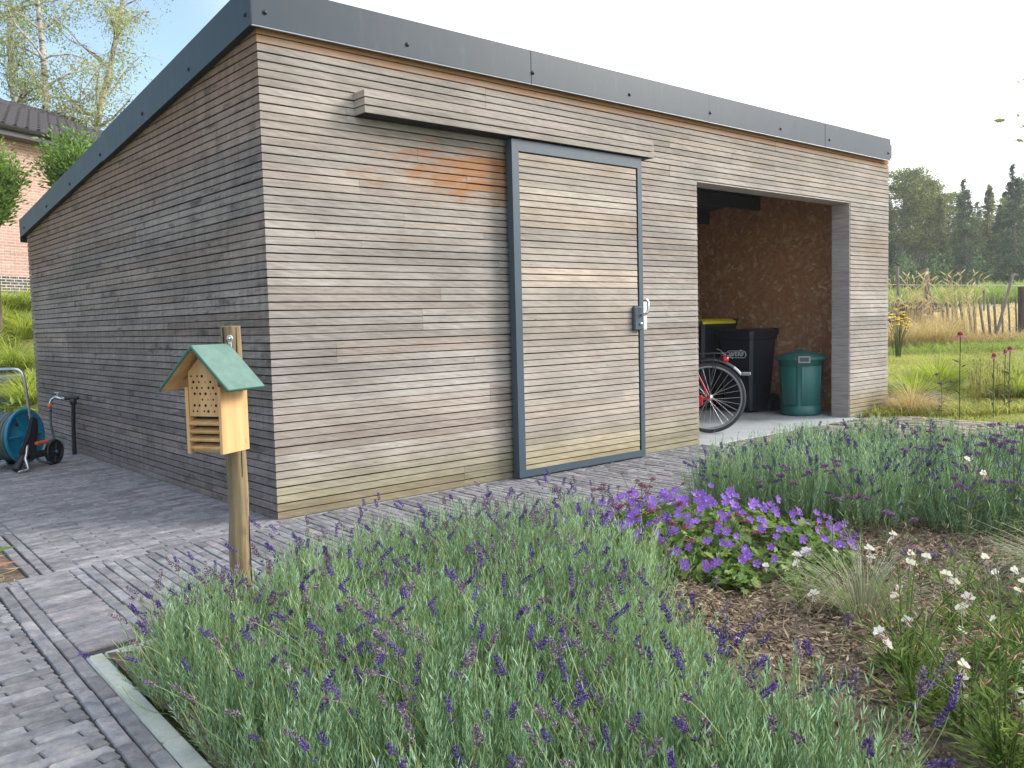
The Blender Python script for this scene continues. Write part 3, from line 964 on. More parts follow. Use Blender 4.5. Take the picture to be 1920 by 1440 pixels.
# timber cover over the door rail
RX0, RX1, RZ0 = .60, 3.21, 51*PIT
cover = MB().box((RX0+.022, -.098, RZ0+.004), (RX1-.022, -.001, RZ0+3*PIT-.004)).build('rail_cover', M['dark_back'], shed)
for k in range(3):
    slat(cover, M['clad_front'], 51+k, RX0, RX1, miter_a=True, miter_b=True, y0=-.12)
    vs = []
    for t_, sg in ((-.12, 1), (-.001, 0)):
        for (dep, hz) in SEC: vs.append((RX0+dep, t_+(dep if sg else 0), (51+k)*PIT+hz*PIT/.0458))
    n = len(SEC)
    MB().add(vs, [tuple(range(n)), tuple(range(2*n-1, n-1, -1))] + [(i, n+i, n+(i+1) % n, (i+1) % n) for i in range(n)]).build('slat', M['clad_front'], cover)
MB().box((RX0+.004, -.1165, RZ0+.001), (RX1-.004, -.001, RZ0+.0035)).build('rail_channel', M['dark_back'], cover)
# sliding door
DX0, DX1, DZ0, DZ1 = 1.76, 3.092, .012, 2.330
DY0, DY1 = -.092, -.036
door = MB().box((DX0+.05, DY0+.026, DZ0+.04), (DX1-.04, DY1, DZ1-.04)).build('sliding_door', M['dark_back'], shed)
def rail(poly):
    b = MB(); n = len(poly)
    vs = [(x, DY0, z) for x, z in poly] + [(x, DY1+.001, z) for x, z in poly]
    b.add(vs, [tuple(range(n)), tuple(range(2*n-1, n-1, -1))] + [((i+1) % n, i, n+i, n+(i+1) % n) for i in range(n)])
    return b.build('frame_rail', M['frame'], door)
wl_, wr_, wt_, wb_ = .062, .048, .078, .050
g_ = .0006
rail([(DX0, DZ0), (DX0+wl_-g_, DZ0+wb_+g_), (DX0+wl_-g_, DZ1-wt_-g_), (DX0, DZ1)])
rail([(DX1, DZ1), (DX1-wr_+g_, DZ1-wt_-g_), (DX1-wr_+g_, DZ0+wb_+g_), (DX1, DZ0)])
rail([(DX0+g_, DZ0), (DX1-g_, DZ0), (DX1-wr_, DZ0+wb_), (DX0+wl_, DZ0+wb_)])
rail([(DX0+wl_, DZ1-wt_), (DX1-wr_, DZ1-wt_), (DX1-g_, DZ1), (DX0+g_, DZ1)])
for row in range(1, 50):
    z0_, z1_ = row*PIT, (row+1)*PIT
    if z0_ < DZ0+wb_-.03 or z1_ > DZ1-wt_+.03: continue
    slat(door, M['clad_door'], row, DX0+wl_-.006, DX1-wr_-.014, y0=DY0+.004)
lk = MB(); lk.box((2.955, DY0-.030, 1.005), (3.055, DY0+.006, 1.19), 0, .008)
lock = lk.build('lock_case', M['frame'], door)
MB().lathe([(.0001, .012), (.010, .012), (.012, .008), (.012, 0)], 14, (3.02, DY0-.030, 1.055), (0, -1, 0)).build('key_cylinder', M['steel'], lock)
hd = MB(); hd.tube([(3.035, DY0-.025, 1.125), (3.035, DY0-.062, 1.127), (3.055, DY0-.072, 1.14), (3.062, DY0-.074, 1.17), (3.064, DY0-.072, 1.225), (3.05, DY0-.062, 1.243)], [.011, .011, .011, .010, .009, .008], 10)
hd.build('door_handle', M['steel'], lock)
kb = MB(); kb.box((3.108, -.062, 1.005), (3.135, -.001, 1.225), 0, .003); kb.box((3.137, -.05, 1.005), (3.185, -.001, 1.225), 0, .004)
kb.build('strike_box', M['alu'], front)
MB().box((3.10, -.05, .0), (3.145, -.004, .022), 0, .003).build('floor_guide', M['lip'], front)

# ------------------------------------------------------------------ post and insect hotel
PX, PY = -.876, -1.504
def m_post():
    t = NT('post_wood'); p = t.obj(); s = t.sep(p)
    n = t.noise(t.vmul(p, (60, 60, 3)), 1.0, 6, .65); b = t.noise(t.vmul(p, (14, 14, 4)), 1.0, 4)
    c = t.ramp(n, [(.28, (.085, .06, .032)), (.5, (.20, .145, .078)), (.74, (.34, .26, .15))])
    c = t.mix(t.math('MULTIPLY', t.step(b, .45, .7), .5), c, (.15, .145, .075))
    k = t.voro(t.vmul(p, (11, 11, 5)), 1.0)
    c = t.mix(t.math('MULTIPLY', t.step(k, .14, .06), .85), c, (.035, .022, .014))
    t.bump(n, .5, .004)
    return t.fin(c, .8)
M['post'] = m_post()
post = thing('wooden_post', 'round weathered wooden post rising from the lavender in front of the shed corner', 'post', (PX, PY, 0))
b = MB(); pts, rad = [], []
for i in range(13):
    z = -.1 + i*(1.205/12); pts.append((PX+.004*math.sin(i*1.3), PY+.003*math.cos(i*1.9), z)); rad.append(.0365+.0012*math.sin(i*2.1))
b.tube(pts, rad, 20)
pole = b.build('pole', M['post'], post)
b = MB()
for k, (az, z0, z1) in enumerate(((4.9, .55, 1.10), (3.6, .9, 1.10), (5.6, -.05, .4))):
    c_, s_ = math.cos(az), math.sin(az)
    b.tube([(PX+c_*.0368, PY+s_*.0368, z0), (PX+c_*.0372, PY+s_*.0372, (z0+z1)/2), (PX+c_*.037, PY+s_*.037, z1)], [.0008, .0022, .0026], 5)
b.build('crack', M['dark_back'], post)

HN = np.array([-.885, -.465]); HN = HN/np.linalg.norm(HN)          # the way the front faces
HU = np.array([-HN[1], HN[0]])                                       # to the right as seen from the front
HU = -HU if (HU @ np.array([.45, -.885])) < 0 else HU
hc = np.array([PX, PY]) + HN*(.037+.074) + HU*.018
Z0 = .660
hotel = thing('insect_hotel', 'pale pine insect hotel with green pitched roof fixed to the post', 'insect hotel', (hc[0], hc[1], Z0))
HM = Matrix(((HU[0], -HN[0], 0, hc[0]), (HU[1], -HN[1], 0, hc[1]), (0, 0, 1, Z0), (0, 0, 0, 1)))   # local x right, y inwards, z up
M['pine'] = m_wood('pine', (.43, .24, .095), (.61, .39, .18), (26, 26, 2.4), .55, True)
M['pine_lit'] = m_wood('pine_lit', (.47, .27, .118), (.65, .43, .22), (20, 20, 1.6), .55, True)  # lighter copy of the pine, light on the right side painted in
def m_green():
    t = NT('green_paint'); p = t.obj(); n = t.noise(p, 30, 5, .6)
    c = t.ramp(n, [(.35, (.060, .135, .11)), (.7, (.095, .175, .15))])
    t.bump(t.noise(t.vmul(p, (6, 90, 40)), 1, 4), .12, .002)
    return t.fin(c, .42)
M['green'] = m_green()
M['green_edge'] = m_plain('green_edge', (.018, .10, .075), .4)
HW, HD = .0775, .072
def hbox(a, b_, mat, name, parent, ch=.0015):
    MBb = MB().box(a, b_, 0, ch).xf(HM); return MBb.build(name, mat, parent)
hbox((-HW, -HD, 0), (-HW+.013, HD, .235), M['pine'], 'side_panel', hotel)
hbox((HW-.013, -HD, 0), (HW, HD, .235), M['pine_lit'], 'side_panel', hotel)
hbox((-HW+.0135, HD-.013, .004), (HW-.0135, HD, .30), M['pine'], 'back_panel', hotel)
hbox((-HW+.0135, -HD+.012, .006), (HW-.0135, HD-.0135, .016), M['pine'], 'floor_board', hotel)
# drilled nesting block with a gable top
rise = .146/.145
blk = MB()
bx0, bx1, bz0 = -HW+.0145, HW-.0145, .132
bz1 = .235
poly = [(bx0, bz0), (bx1, bz0), (bx1, bz1+.052), (0.0, bz1+.118), (bx0, bz1+.052)]
n = len(poly)
blk.add([(x, -HD+.006, z) for x, z in poly] + [(x, HD-.02, z) for x, z in poly], [tuple(range(n)), tuple(range(2*n-1, n-1, -1))] + [((i+1) % n, i, n+i, n+(i+1) % n) for i in range(n)])
block = blk.xf(HM).build('nesting_block', M['pine'], hotel)
M['hole'] = m_plain('hole', (.018, .011, .007), .9)
rh = random.Random(8)
for r_i in range(7):
    for c_i in range(5):
        if rh.random() < .12: continue
        hx = -.046 + c_i*.0235 + (.006 if r_i % 2 else -.004) + rh.uniform(-.003, .003); hz = .150 + r_i*.0205
        if abs(hx) > .053 or hz > bz1+.105-abs(hx)*1.05: continue
        rr = rh.choice((.0022, .0034, .0042, .0048))
        b = MB().lathe([(rr*1.1, .0003), (rr, -.0004), (.0001, -.0003)], 10, (hx, -HD+.0056, hz), (0, 1, 0)).xf(HM)
        b.build('hole_shade', M['hole'], block)  # dark disc on the block face, the hole's shade as colour
hbox((-HW+.02, -HD+.03, .018), (HW-.02, HD-.03, .128), M['dark_back'], 'chamber_shade', hotel, 0)  # solid dark box, shade behind the louvres put into its colour
for k in range(4):                                                 # sloping louvre boards
    z = .018 + k*.0285
    X = HM @ Matrix.Translation((0, -HD+.018, z+.008)) @ Matrix.Rotation(R(20), 4, 'X')
    MB().box((-HW+.0145, -.020, -.0045), (HW-.0145, .020, .0045), 0, .001, X).build('louvre_board', M['pine'], hotel)
# roof boards
for sg in (-1, 1):
    a0, z0 = (0.0, .384), (.153*sg, .384-.156)
    ang = math.atan2(z0[1]-a0[1], z0[0]-a0[0])
    L = math.hypot(z0[0], z0[1]-a0[1])
    b = MB(); th = .012
    X = HM @ Matrix.Translation((0, 0, .384)) @ Matrix.Rotation(-ang, 4, 'Y')
    if sg == 1: lo, hi = -th, 0
    else: lo, hi = 0, th
    b.box((0.0 if sg == 1 else .0125, -HD-.048, lo), (L, HD+.008, hi), 0, .003, X)
    fm = []
    rb = b
    ob = rb.build('roof_board', [M['green'], M['green_edge'], M['pine']], hotel)
    me = ob.data
    nz = (HM.to_3x3() @ Matrix.Rotation(-ang, 3, 'Y')) @ Vector((0, 0, 1 if sg == 1 else -1))
    for pgn in me.polygons:
        d_ = pgn.normal.dot(nz)
        d_ = abs(d_) if False else d_
        pgn.material_index = 0 if d_ > .9 else (2 if d_ < -.9 else 1)
# fixing eye at the back of the ridge
ey = MB().lathe([(.008, -.002), (.013, -.002), (.013, .002), (.008, .002)], 18, (0.008, HD+.004, .400), (0, 1, 0), closed=True)
ey.box((.002, HD+.002, .365), (.014, HD+.006, .392)); ey.xf(HM).build('hanging_eye', M['alu'], hotel)
MB().lathe([(.0001, -.006), (.0075, -.006), (.0085, .0), (.0001, 0)], 6, (0.008, HD+.002, .400), (0, 1, 0)).xf(HM).build('bolt', M['steel'], hotel)
# maker's mark burnt into the side: a small S curl
cv = [(math.cos(t_)*.006, math.sin(t_)*.006) for t_ in np.linspace(.6, 4.4, 8)]
b = MB().tube([(HW+.0002, .055+p_[0], .035+p_[1]) for p_ in cv] + [(HW+.0002, .055+.004, .028), (HW+.0002, .055+.0, .020)], .0006, 4).xf(HM)
b.build('brand_mark', m_plain('burnt', (.30, .16, .07), .7), hotel)

# ------------------------------------------------------------------ standpipe and hose reel
M['rubber'] = m_plain('rubber', (.012, .013, .016), .55)
M['hose'] = m_plain('hose', (.055, .095, .095), .5)
M['orange'] = m_plain('orange', (.55, .10, .03), .45)
M['blue'] = m_plain('blue', (.006, .17, .30), .4, 0, .08, 8)
sp = thing('standpipe_tap', 'black standpipe with a small chrome tap against the side wall', 'tap', (-.06, 3.90, 0))
b = MB(); b.tube([(-.055, 3.92, -.02), (-.055, 3.90, .25), (-.055, 3.86, .47)], [.020, .018, .018], 12)
b.lathe([(.0001, 0), (.03, 0), (.03, .03), (.022, .05), (.0001, .05)], 12, (-.055, 3.86, .46))
b.tube([(-.02, 3.83, .515), (-.11, 3.90, .515)], .017, 10)
b.build('pipe', M['rubber'], sp)
b = MB(); b.tube([(-.10, 3.90, .515), (-.14, 3.93, .512)], .010, 10); b.tube([(-.14, 3.93, .512), (-.175, 3.955, .53), (-.20, 3.975, .51), (-.215, 3.985, .475)], [.012, .012, .011, .010], 10)
b.tube([(-.16, 3.945, .52), (-.16, 3.945, .565)], .006, 8); b.tube([(-.145, 3.93, .567), (-.178, 3.96, .567)], .0055, 8)
b.build('faucet', M['steel'], sp)
b = MB(); b.lathe([(.0001, 0), (.016, 0), (.018, .02), (.0165, .045), (.0001, .045)], 14, (-.216, 3.986, .430)); b.build('hose_coupling', M['orange'], sp)
b = MB(); b.lathe([(.0001, 0), (.017, 0), (.015, .03), (.0001, .03)], 14, (-.216, 3.986, .400)); b.build('coupling_nut', M['hose'], sp)

RC = np.array([-.565, 3.36, .27])                    # centre of the near drum flange
AX = np.array([.64, -.77, 0]); AX /= np.linalg.norm(AX)
FWD = np.array([AX[1], -AX[0], 0]); FWD = -FWD if FWD[0] < 0 else FWD   # horizontal, across the axle
reel = thing('hose_reel', 'blue garden hose reel cart with wheels standing on the paving by the side wall', 'hose reel', (RC[0]-AX[0]*.15, RC[1]-AX[1]*.15, 0))
def RP(a, f, z): return tuple(RC*np.array([1, 1, 0]) + AX*a + FWD*f + np.array([0, 0, z]))
def flange(a):
    c = RP(a, 0, .27)
    b = MB().lathe([(.0001, .012), (.05, .012), (.06, .004), (.19, .004), (.20, .018), (.222, .018), (.226, .010), (.222, 0), (.05, -.004), (.0001, -.004)], 40, c, tuple(AX))
    for k in range(6):
        t_ = k*math.pi/3
        p0 = RC + AX*(a+.012) + FWD*math.cos(t_)*.06 + np.array([0, 0, math.sin(t_)*.06]); p1 = RC + AX*(a+.012) + FWD*math.cos(t_)*.19 + np.array([0, 0, math.sin(t_)*.19])
        b.tube([p0, p1], .009, 6)
    o = b.build('drum_flange', M['blue'], reel)
    for t_ in (.9, 2.2, 5.0):
        q = RC + AX*(a+.008) + FWD*math.cos(t_)*.135 + np.array([0, 0, math.sin(t_)*.135])
        MB().lathe([(.0001, .003), (.024, .003), (.026, 0), (.0001, 0)], 14, tuple(q), tuple(AX)).build('flange_hole_shade', M['rubber'], o)  # dark disc on the flange stands for the shade in a hole
flange(0); flange(-.30)
MB().lathe([(.09, -.30), (.09, 0)], 24, RP(0, 0, .27), tuple(AX)).build('drum_core', M['blue'], reel)
# wound hose: a helix in two layers
pts = []
for lay, rr in ((0, .165), (1, .185)):
    N = 11*22
    for i in range(N):
        t_ = i/N; a = -.285 + .27*(t_ if lay == 0 else 1-t_); th = i/22*2*math.pi
        pts.append(RC + AX*a + FWD*math.cos(th)*(rr+.004*math.sin(i*.37)) + np.array([0, 0, math.sin(th)*(rr+.004*math.sin(i*.37))]))
MB().tube(pts, .0125, 7).build('wound_hose', M['hose'], reel)
# side arms with legs, wheels, push handle, crank
for a in (.045, -.345):
    b = MB()
    P_ = [RP(a, -.10, .085), RP(a, .02, .085), RP(a, .075, .30), RP(a, .075, .40), RP(a, .025, .42), RP(a, -.03, .28), RP(a, -.13, .15)]
    P2 = [tuple(np.array(q)+AX*.028) for q in P_]; n = len(P_)
    b.add(P_+P2, [tuple(range(n)), tuple(range(2*n-1, n-1, -1))] + [(i, (i+1) % n, n+(i+1) % n, n+i) for i in range(n)])
    b.tube([RP(a+.014, -.05, .11), RP(a+.014, .20, .105)], .028, 8)
    b.tube([RP(a+.014, -.10, .12), RP(a+.014, -.19, .02)], [.028, .03], 8)
    b.box((-.03, -.03, 0), (.03, .03, .05), 0, .006, Matrix.Translation(RP(a+.014, .235, 0)))
    b.build('side_frame', M['rubber'], reel)
    cw = RP(a+.03, .245, .105)
    wh = MB().lathe([(.06, -.012), (.098, -.016), (.105, -.008), (.105, .014), (.098, .022), (.088, .022), (.086, .012), (.028, .012), (.024, .024), (.0001, .024)], 28, cw, tuple(AX))
    wo = wh.build('wheel', M['rubber'], reel)
    for k in range(6):
        t_ = k*math.pi/3+.3
        p0 = np.array(cw) + AX*.016 + FWD*math.cos(t_)*.028 + np.array([0, 0, math.sin(t_)*.028]); p1 = np.array(cw) + AX*.016 + FWD*math.cos(t_)*.082 + np.array([0, 0, math.sin(t_)*.082])
        MB().tube([p0, p1], [.006, .009], 6).build('spoke', M['rubber'], wo)
    MB().lathe([(.0001, .03), (.012, .029), (.014, .02)], 10, cw, tuple(AX)).build('hub_cap', M['blue'], wo)
hz = .815
pts = [RP(.03, .045, .36), RP(.03, .02, .62), RP(.03, .0, .75), RP(.02, -.005, .79), RP(-.01, -.008, .808), RP(-.05, -.01, hz), RP(-.30, -.01, hz), RP(-.335, -.005, .79), RP(-.345, 0, .75), RP(-.345, .03, .36)]
MB().tube(pts, .0125, 10).build('push_handle', M['steel'], reel)
pts = [RP(.06, -.045, .21), RP(.09, -.10, .135), RP(.10, -.13, .10), RP(.12, -.14, .07), RP(.16, -.18, .02), RP(.12, -.24, .012)]
MB().tube(pts, .0115, 10).build('foot_bar', M['steel'], reel)
b = MB(); b.box((-.015, -.055, -.013), (.02, .085, .013), 0, .006, Matrix(((AX[0], FWD[0], 0, 0), (AX[1], FWD[1], 0, 0), (0, 0, 1, 0), (0, 0, 0, 1))))
b.xf(Matrix.Translation(RP(.095, .06, .205))).build('locking_lever', M['orange'], reel)
pts = [(-.216, 3.986, .40), (-.218, 3.985, .30), (-.205, 3.97, .16), (-.20, 3.92, .05), (-.215, 3.80, .016), (-.26, 3.62, .014), (-.33, 3.46, .014), (-.46, 3.34, .05), RP(-.02, .10, .13)]
# smooth hose curve
def smooth_path(P, k=6):
    P = np.array(P, float); out = []
    for i in range(len(P)-1):
        p0, p1, p2, p3 = P[max(i-1, 0)], P[i], P[i+1], P[min(i+2, len(P)-1)]
        for j in range(k):
            t_ = j/k
            out.append(.5*((2*p1)+(-p0+p2)*t_+(2*p0-5*p1+4*p2-p3)*t_**2+(-p0+3*p1-3*p2+p3)*t_**3))
    out.append(P[-1]); return out
MB().tube(smooth_path(pts), .011, 8).build('supply_hose', M['hose'], reel)

# ------------------------------------------------------------------ bins
M['bin_black'] = m_plain('bin_black', (.010, .015, .026), .38, 0, .1, 6)
M['bin_yellow'] = m_plain('bin_yellow', (.62, .55, .03), .42)
M['bin_green'] = m_plain('bin_green', (.022, .125, .115), .45, 0, .16, 7)
M['print'] = m_plain('print', (.72, .76, .82), .6)
def wheelie(name, label, fx, y0, w, d, h, lidmat, text=False):
    """front faces -x; fx = front at the rim"""
    yc = y0 + w/2
    t_ = thing(name, label, 'bin', (fx+d/2, yc, 0), 0, 'wheeled bins inside the shed')
    b = MB()
    def ring(z, fx0, fx1, hw, c):
        return [(fx0+c, yc-hw, z), (fx1-c, yc-hw, z), (fx1, yc-hw+c, z), (fx1, yc+hw-c, z), (fx1-c, yc+hw, z), (fx0+c, yc+hw, z), (fx0, yc+hw-c, z), (fx0, yc-hw+c, z)]
    rs = [ring(.03, fx+.06, fx+d-.13, w/2-.06, .03), ring(.10, fx+.05, fx+d-.11, w/2-.055, .03), ring(h-.20, fx+.02, fx+d-.05, w/2-.02, .03), ring(h-.115, fx+.018, fx+d-.045, w/2-.018, .03), ring(h-.11, fx, fx+d-.03, w/2-.003, .03), ring(h-.045, fx-.004, fx+d-.03, w/2, .03)]
    vs = [p for r_ in rs for p in r_]; fs = [tuple(range(7, -1, -1))]
    for i in range(len(rs)-1):
        for k in range(8): fs.append((i*8+k, i*8+(k+1) % 8, (i+1)*8+(k+1) % 8, (i+1)*8+k))
    b.add(vs, fs); body = b.build('body', M['bin_black'], t_)
    b = MB(); rs = [ring(h-.048, fx-.012, fx+d-.05, w/2+.008, .035), ring(h-.02, fx-.012, fx+d-.05, w/2+.008, .035), ring(h+.004, fx+.03, fx+d-.06, w/2-.03, .04), ring(h+.012, fx+.10, fx+d-.12, w/2-.10, .05)]
    vs = [p for r_ in rs for p in r_]; fs = [tuple(range(24, 32)), tuple(range(7, -1, -1))]
    for i in range(3):
        for k in range(8): fs.append((i*8+k, i*8+(k+1) % 8, (i+1)*8+(k+1) % 8, (i+1)*8+k))
    b.add(vs, fs); b.build('lid', lidmat, t_)
    b = MB(); b.tube([(fx+d-.03, yc-w/2+.03, h-.02), (fx+d+.015, yc-w/2+.03, h-.005), (fx+d+.015, yc+w/2-.03, h-.005), (fx+d-.03, yc+w/2-.03, h-.02)], .016, 8)
    b.box((fx+d-.06, yc-w/2+.015, h-.07), (fx+d-.005, yc-w/2+.05, h+.004), 0, .005); b.box((fx+d-.06, yc+w/2-.05, h-.07), (fx+d-.005, yc+w/2-.015, h+.004), 0, .005)
    b.build('handle', M['bin_black'], t_)
    for sg in (-1, 1):
        wh = MB().lathe([(.0001, -.022), (.04, -.022), (.05, -.012), (.078, -.022), (.098, -.018), (.10, 0), (.098, .018), (.078, .022), (.05, .012), (.04, .022), (.0001, .022)], 24, (fx+d-.09, yc+sg*(w/2-.028), .10), (0, 1, 0))
        wh.build('wheel', M['rubber'], t_)
    MB().tube([(fx+d-.09, yc-w/2+.03, .10), (fx+d-.09, yc+w/2-.03, .10)], .011, 8).build('axle', M['steel'], t_)
    return t_, body, yc
M['bin_lid'] = m_plain('bin_lid', (.012, .018, .028), .34)
bin1, body1, yc1 = wheelie('wheeled_bin', 'black wheeled bin with black lid and pale printed logo', 6.185, .985, .48, .56, .94, M['bin_lid'])
bin2, body2, yc2 = wheelie('wheeled_bin', 'black wheeled bin with yellow lid', 6.08, 1.56, .56, .70, 1.06, M['bin_yellow'])
# printed mark on the front of the first bin: a capsule outline with a tail and the word
fx_, zc = 6.185+.029, .665
def on_face(u, v): return (6.185+.05-.03*(zc+v-.1)/.64 - .0015, yc1 - .0 - u, zc + v)   # u to the right seen from the front
cap = []
for a in np.linspace(-90, 90, 9): cap.append((.105+.038*math.cos(R(a)), .038*math.sin(R(a))))
for a in np.linspace(90, 150, 5): cap.append((-.075+.038*math.cos(R(a)), .038*math.sin(R(a))))
cap += [(-.125, .014), (-.165, .014)]
cap2 = [(-.165, -.014), (-.125, -.014)] + [(-.075+.038*math.cos(R(a)), .038*math.sin(R(a))) for a in np.linspace(210, 270, 5)] + [(.105, -.038)]
b = MB(); b.tube([on_face(*q) for q in cap], .0035, 4); b.tube([on_face(*q) for q in cap2], .0035, 4)
b.tube([on_face(-.165, .014), on_face(-.20, .045), on_face(-.25, .06)], .003, 4)
b.add([on_face(.06, .038), on_face(.10, .038), on_face(.072, .056)], [(0, 1, 2)]); b.add([on_face(-.06, -.038), on_face(-.03, -.038), on_face(-.036, -.056)], [(0, 1, 2)])
b.build('printed_outline', M['print'], body1)
fc = bpy.data.curves.new('printed_word', 'FONT'); fc.body = 'WERF'; fc.size = .066; fc.align_x = 'CENTER'; fc.align_y = 'CENTER'; fc.extrude = .0008; fc.offset = .0008
ft = bpy.data.objects.new('printed_word_curve', fc); COL.objects.link(ft)
bpy.context.view_layer.update()
fm = bpy.data.meshes.new_from_object(ft.evaluated_get(bpy.context.evaluated_depsgraph_get()))
bpy.data.objects.remove(ft); fm.materials.clear(); fm.materials.append(M['print'])
fo = link('printed_word', fm, body1)
p_ = np.array(on_face(.015, 0)) - origin_of(body1)
fo.matrix_local = Matrix(((0, 0, -1, p_[0]-.001), (-1, 0, 0, p_[1]), (0, 1, 0, p_[2]), (0, 0, 0, 1)))
fo.scale = (1.2, 1, 1)

gc = thing('rubbish_can', 'dented teal plastic rubbish can with domed lid beside the black bin', 'bin', (6.48, .57, 0))
b = MB().lathe([(.0001, .004), (.205, .004), (.212, .02), (.214, .10), (.207, .105), (.236, .585), (.243, .59), (.243, .61)], 40, (6.48, .57, 0))
body = b.build('body', M['bin_green'], gc)
b = MB().lathe([(.255, .600), (.268, .602), (.268, .628), (.25, .640), (.18, .672), (.08, .690), (.0001, .694)], 40, (6.48, .57, 0))
lid = b.build('lid', M['bin_green'], gc)
vd = np.array([-.85, -.53, 0])                    # towards the viewer
sd = np.array([.53, -.85, 0])
b = MB(); b.tube([np.array((6.48, .57, .688))+sd*-.06, np.array((6.48, .57, .715))+sd*-.045, np.array((6.48, .57, .722)), np.array((6.48, .57, .715))+sd*.045, np.array((6.48, .57, .688))+sd*.06], .013, 8); b.build('lid_grip', M['bin_green'], lid)
for s_ in (-1, 1):
    b = MB(); 
    for q in (-.13, .02): b.tube([np.array((6.48, .57, .655))+vd*.19*s_+sd*(q+.06), np.array((6.48, .57, .630))+vd*.262*s_+sd*(q+.06)], .011, 6)
    b.build('lid_rib', M['bin_green'], lid)
pc = np.array((6.48, .57, .615)) + vd*.262 + sd*.035
Mx = Matrix(((sd[0], vd[0], 0, pc[0]), (sd[1], vd[1], 0, pc[1]), (0, 0, 1, pc[2]), (0, 0, 0, 1)))
b = MB(); b.box((-.062, -.006, -.036), (.062, .012, -.022)); b.box((-.062, -.006, .022), (.062, .012, .036)); b.box((-.062, -.006, -.0215), (-.046, .012, .0215)); b.box((.046, -.006, -.0215), (.062, .012, .0215)); b.xf(Mx).build('clasp', m_plain('pinkish', (.36, .26, .28), .5), gc)
b = MB(); b.box((-.045, -.006, -.021), (.045, .006, .021), 0, .003); b.xf(Mx).build('clasp_plate', M['bin_green'], gc)
# raised panels on the can's wall
for a0, a1 in ((-.98, -.16), (.04, 1.05), (2.0, 2.9), (3.2, 4.1)):
    vs, fs = [], []; base = math.atan2(vd[1], vd[0])
    N = 10
    for i in range(N+1):
        a = base + a0 + (a1-a0)*i/N
        for (r_, z) in ((.214, .12), (.220, .125), (.242, .535), (.236, .54)):
            vs.append((6.48+math.cos(a)*r_, .57+math.sin(a)*r_, z))
    for i in range(N):
        for k in range(3): fs.append((4*i+k, 4*i+k+1, 4*i+5+k, 4*i+4+k))
    fs += [(0, 1, 2, 3), (4*N+3, 4*N+2, 4*N+1, 4*N)]
    MB().add(vs, fs, 0, True).build('wall_panel', M['bin_green'], body)

# ------------------------------------------------------------------ bicycle
BR = np.array([4.60, .40, 0.0]); BF = np.array([-.60, .80, 0.0]); BN = np.array([.80, .60, 0.0])   # rear wheel, forward, axle
WR = .335
bike = thing('bicycle', 'red city bicycle with black mudguard and rack, rear wheel showing in the opening', 'bicycle', tuple(BR))
def BP(f, z, n=0.0): return tuple(BR + BF*f + BN*n + np.array([0, 0, z]))
M['tyre'] = m_plain('tyre', (.035, .037, .042), .75)
M['red'] = m_plain('red', (.42, .012, .02), .3)
M['black_metal'] = m_plain('black_metal', (.018, .019, .022), .35)
M['spoke'] = m_plain('spoke', (.55, .55, .57), .3, .7)
def wheel(f):
    c = BP(f, WR)
    prof = [(WR-.030+.020*math.cos(t_), .019*math.sin(t_)) for t_ in np.linspace(0, 2*math.pi, 10, endpoint=False)]
    prof = [(r_+.010, h_) for r_, h_ in prof]
    w = MB().lathe(prof, 48, c, tuple(BN), closed=True).build('wheel', M['tyre'], bike)
    MB().lathe([(WR-.038, -.013), (WR-.030, -.013), (WR-.033, 0), (WR-.030, .013), (WR-.038, .013), (WR-.052, .008), (WR-.052, -.008)], 48, c, tuple(BN), closed=True).build('rim', m_plain('rim', (.30, .31, .33), .35, .6), w)
    MB().lathe([(.0001, -.05), (.012, -.05), (.014, -.035), (.03, -.035), (.03, -.028), (.016, -.025), (.016, .025), (.03, .028), (.03, .035), (.014, .035), (.012, .05), (.0001, .05)], 16, c, tuple(BN)).build('hub', M['steel'], w)
    for k in range(28):
        a = 2*math.pi*k/28; s_ = 1 if k % 2 else -1; a2 = a + (.55 if (k//2) % 2 else -.55)
        p0 = np.array(c) + BN*.031*s_ + BF*math.cos(a2)*.027 + np.array([0, 0, math.sin(a2)*.027]); p1 = np.array(c) + BF*math.cos(a)*(WR-.05) + np.array([0, 0, math.sin(a)*(WR-.05)])
        MB().tube([p0, p1], .0014, 4, cap=False).build('spoke', M['spoke'], w)
wheel(0); wheel(1.08)
b = MB(); b.tube([BP(0, WR, .065), BP(.42, .29, .04)], .011, 8); b.tube([BP(0, WR, -.065), BP(.42, .29, -.04)], .011, 8)
b.tube([BP(.0, WR, .065), BP(.23, .82, .02)], .009, 8); b.tube([BP(0, WR, -.065), BP(.23, .82, -.02)], .009, 8)
b.tube([BP(.42, .29), BP(.22, .90)], .017, 10); b.tube([BP(.42, .29), BP(.60, .40), BP(.85, .74)], .02, 10); b.tube([BP(.30, .62), BP(.88, .82)], .016, 10)
b.tube([BP(.83, .70), BP(.80, .98)], .02, 10)
b.tube([BP(.86, .66), BP(.95, .50, .05), BP(1.08, WR, .055)], [.017, .014, .010], 8); b.tube([BP(.86, .66), BP(.95, .50, -.05), BP(1.08, WR, -.055)], [.017, .014, .010], 8)
b.build('frame', M['red'], bike)
b = MB(); b.box((-.05, -.02, -.05), (.42, .02, .05), 0, .012, Matrix(((BF[0], BN[0], 0, 0), (BF[1], BN[1], 0, 0), (0, 0, 1, 0), (0, 0, 0, 1))))
b.xf(Matrix.Translation(BP(.11, WR-.02, -.085))).build('chain_guard', M['red'], bike)
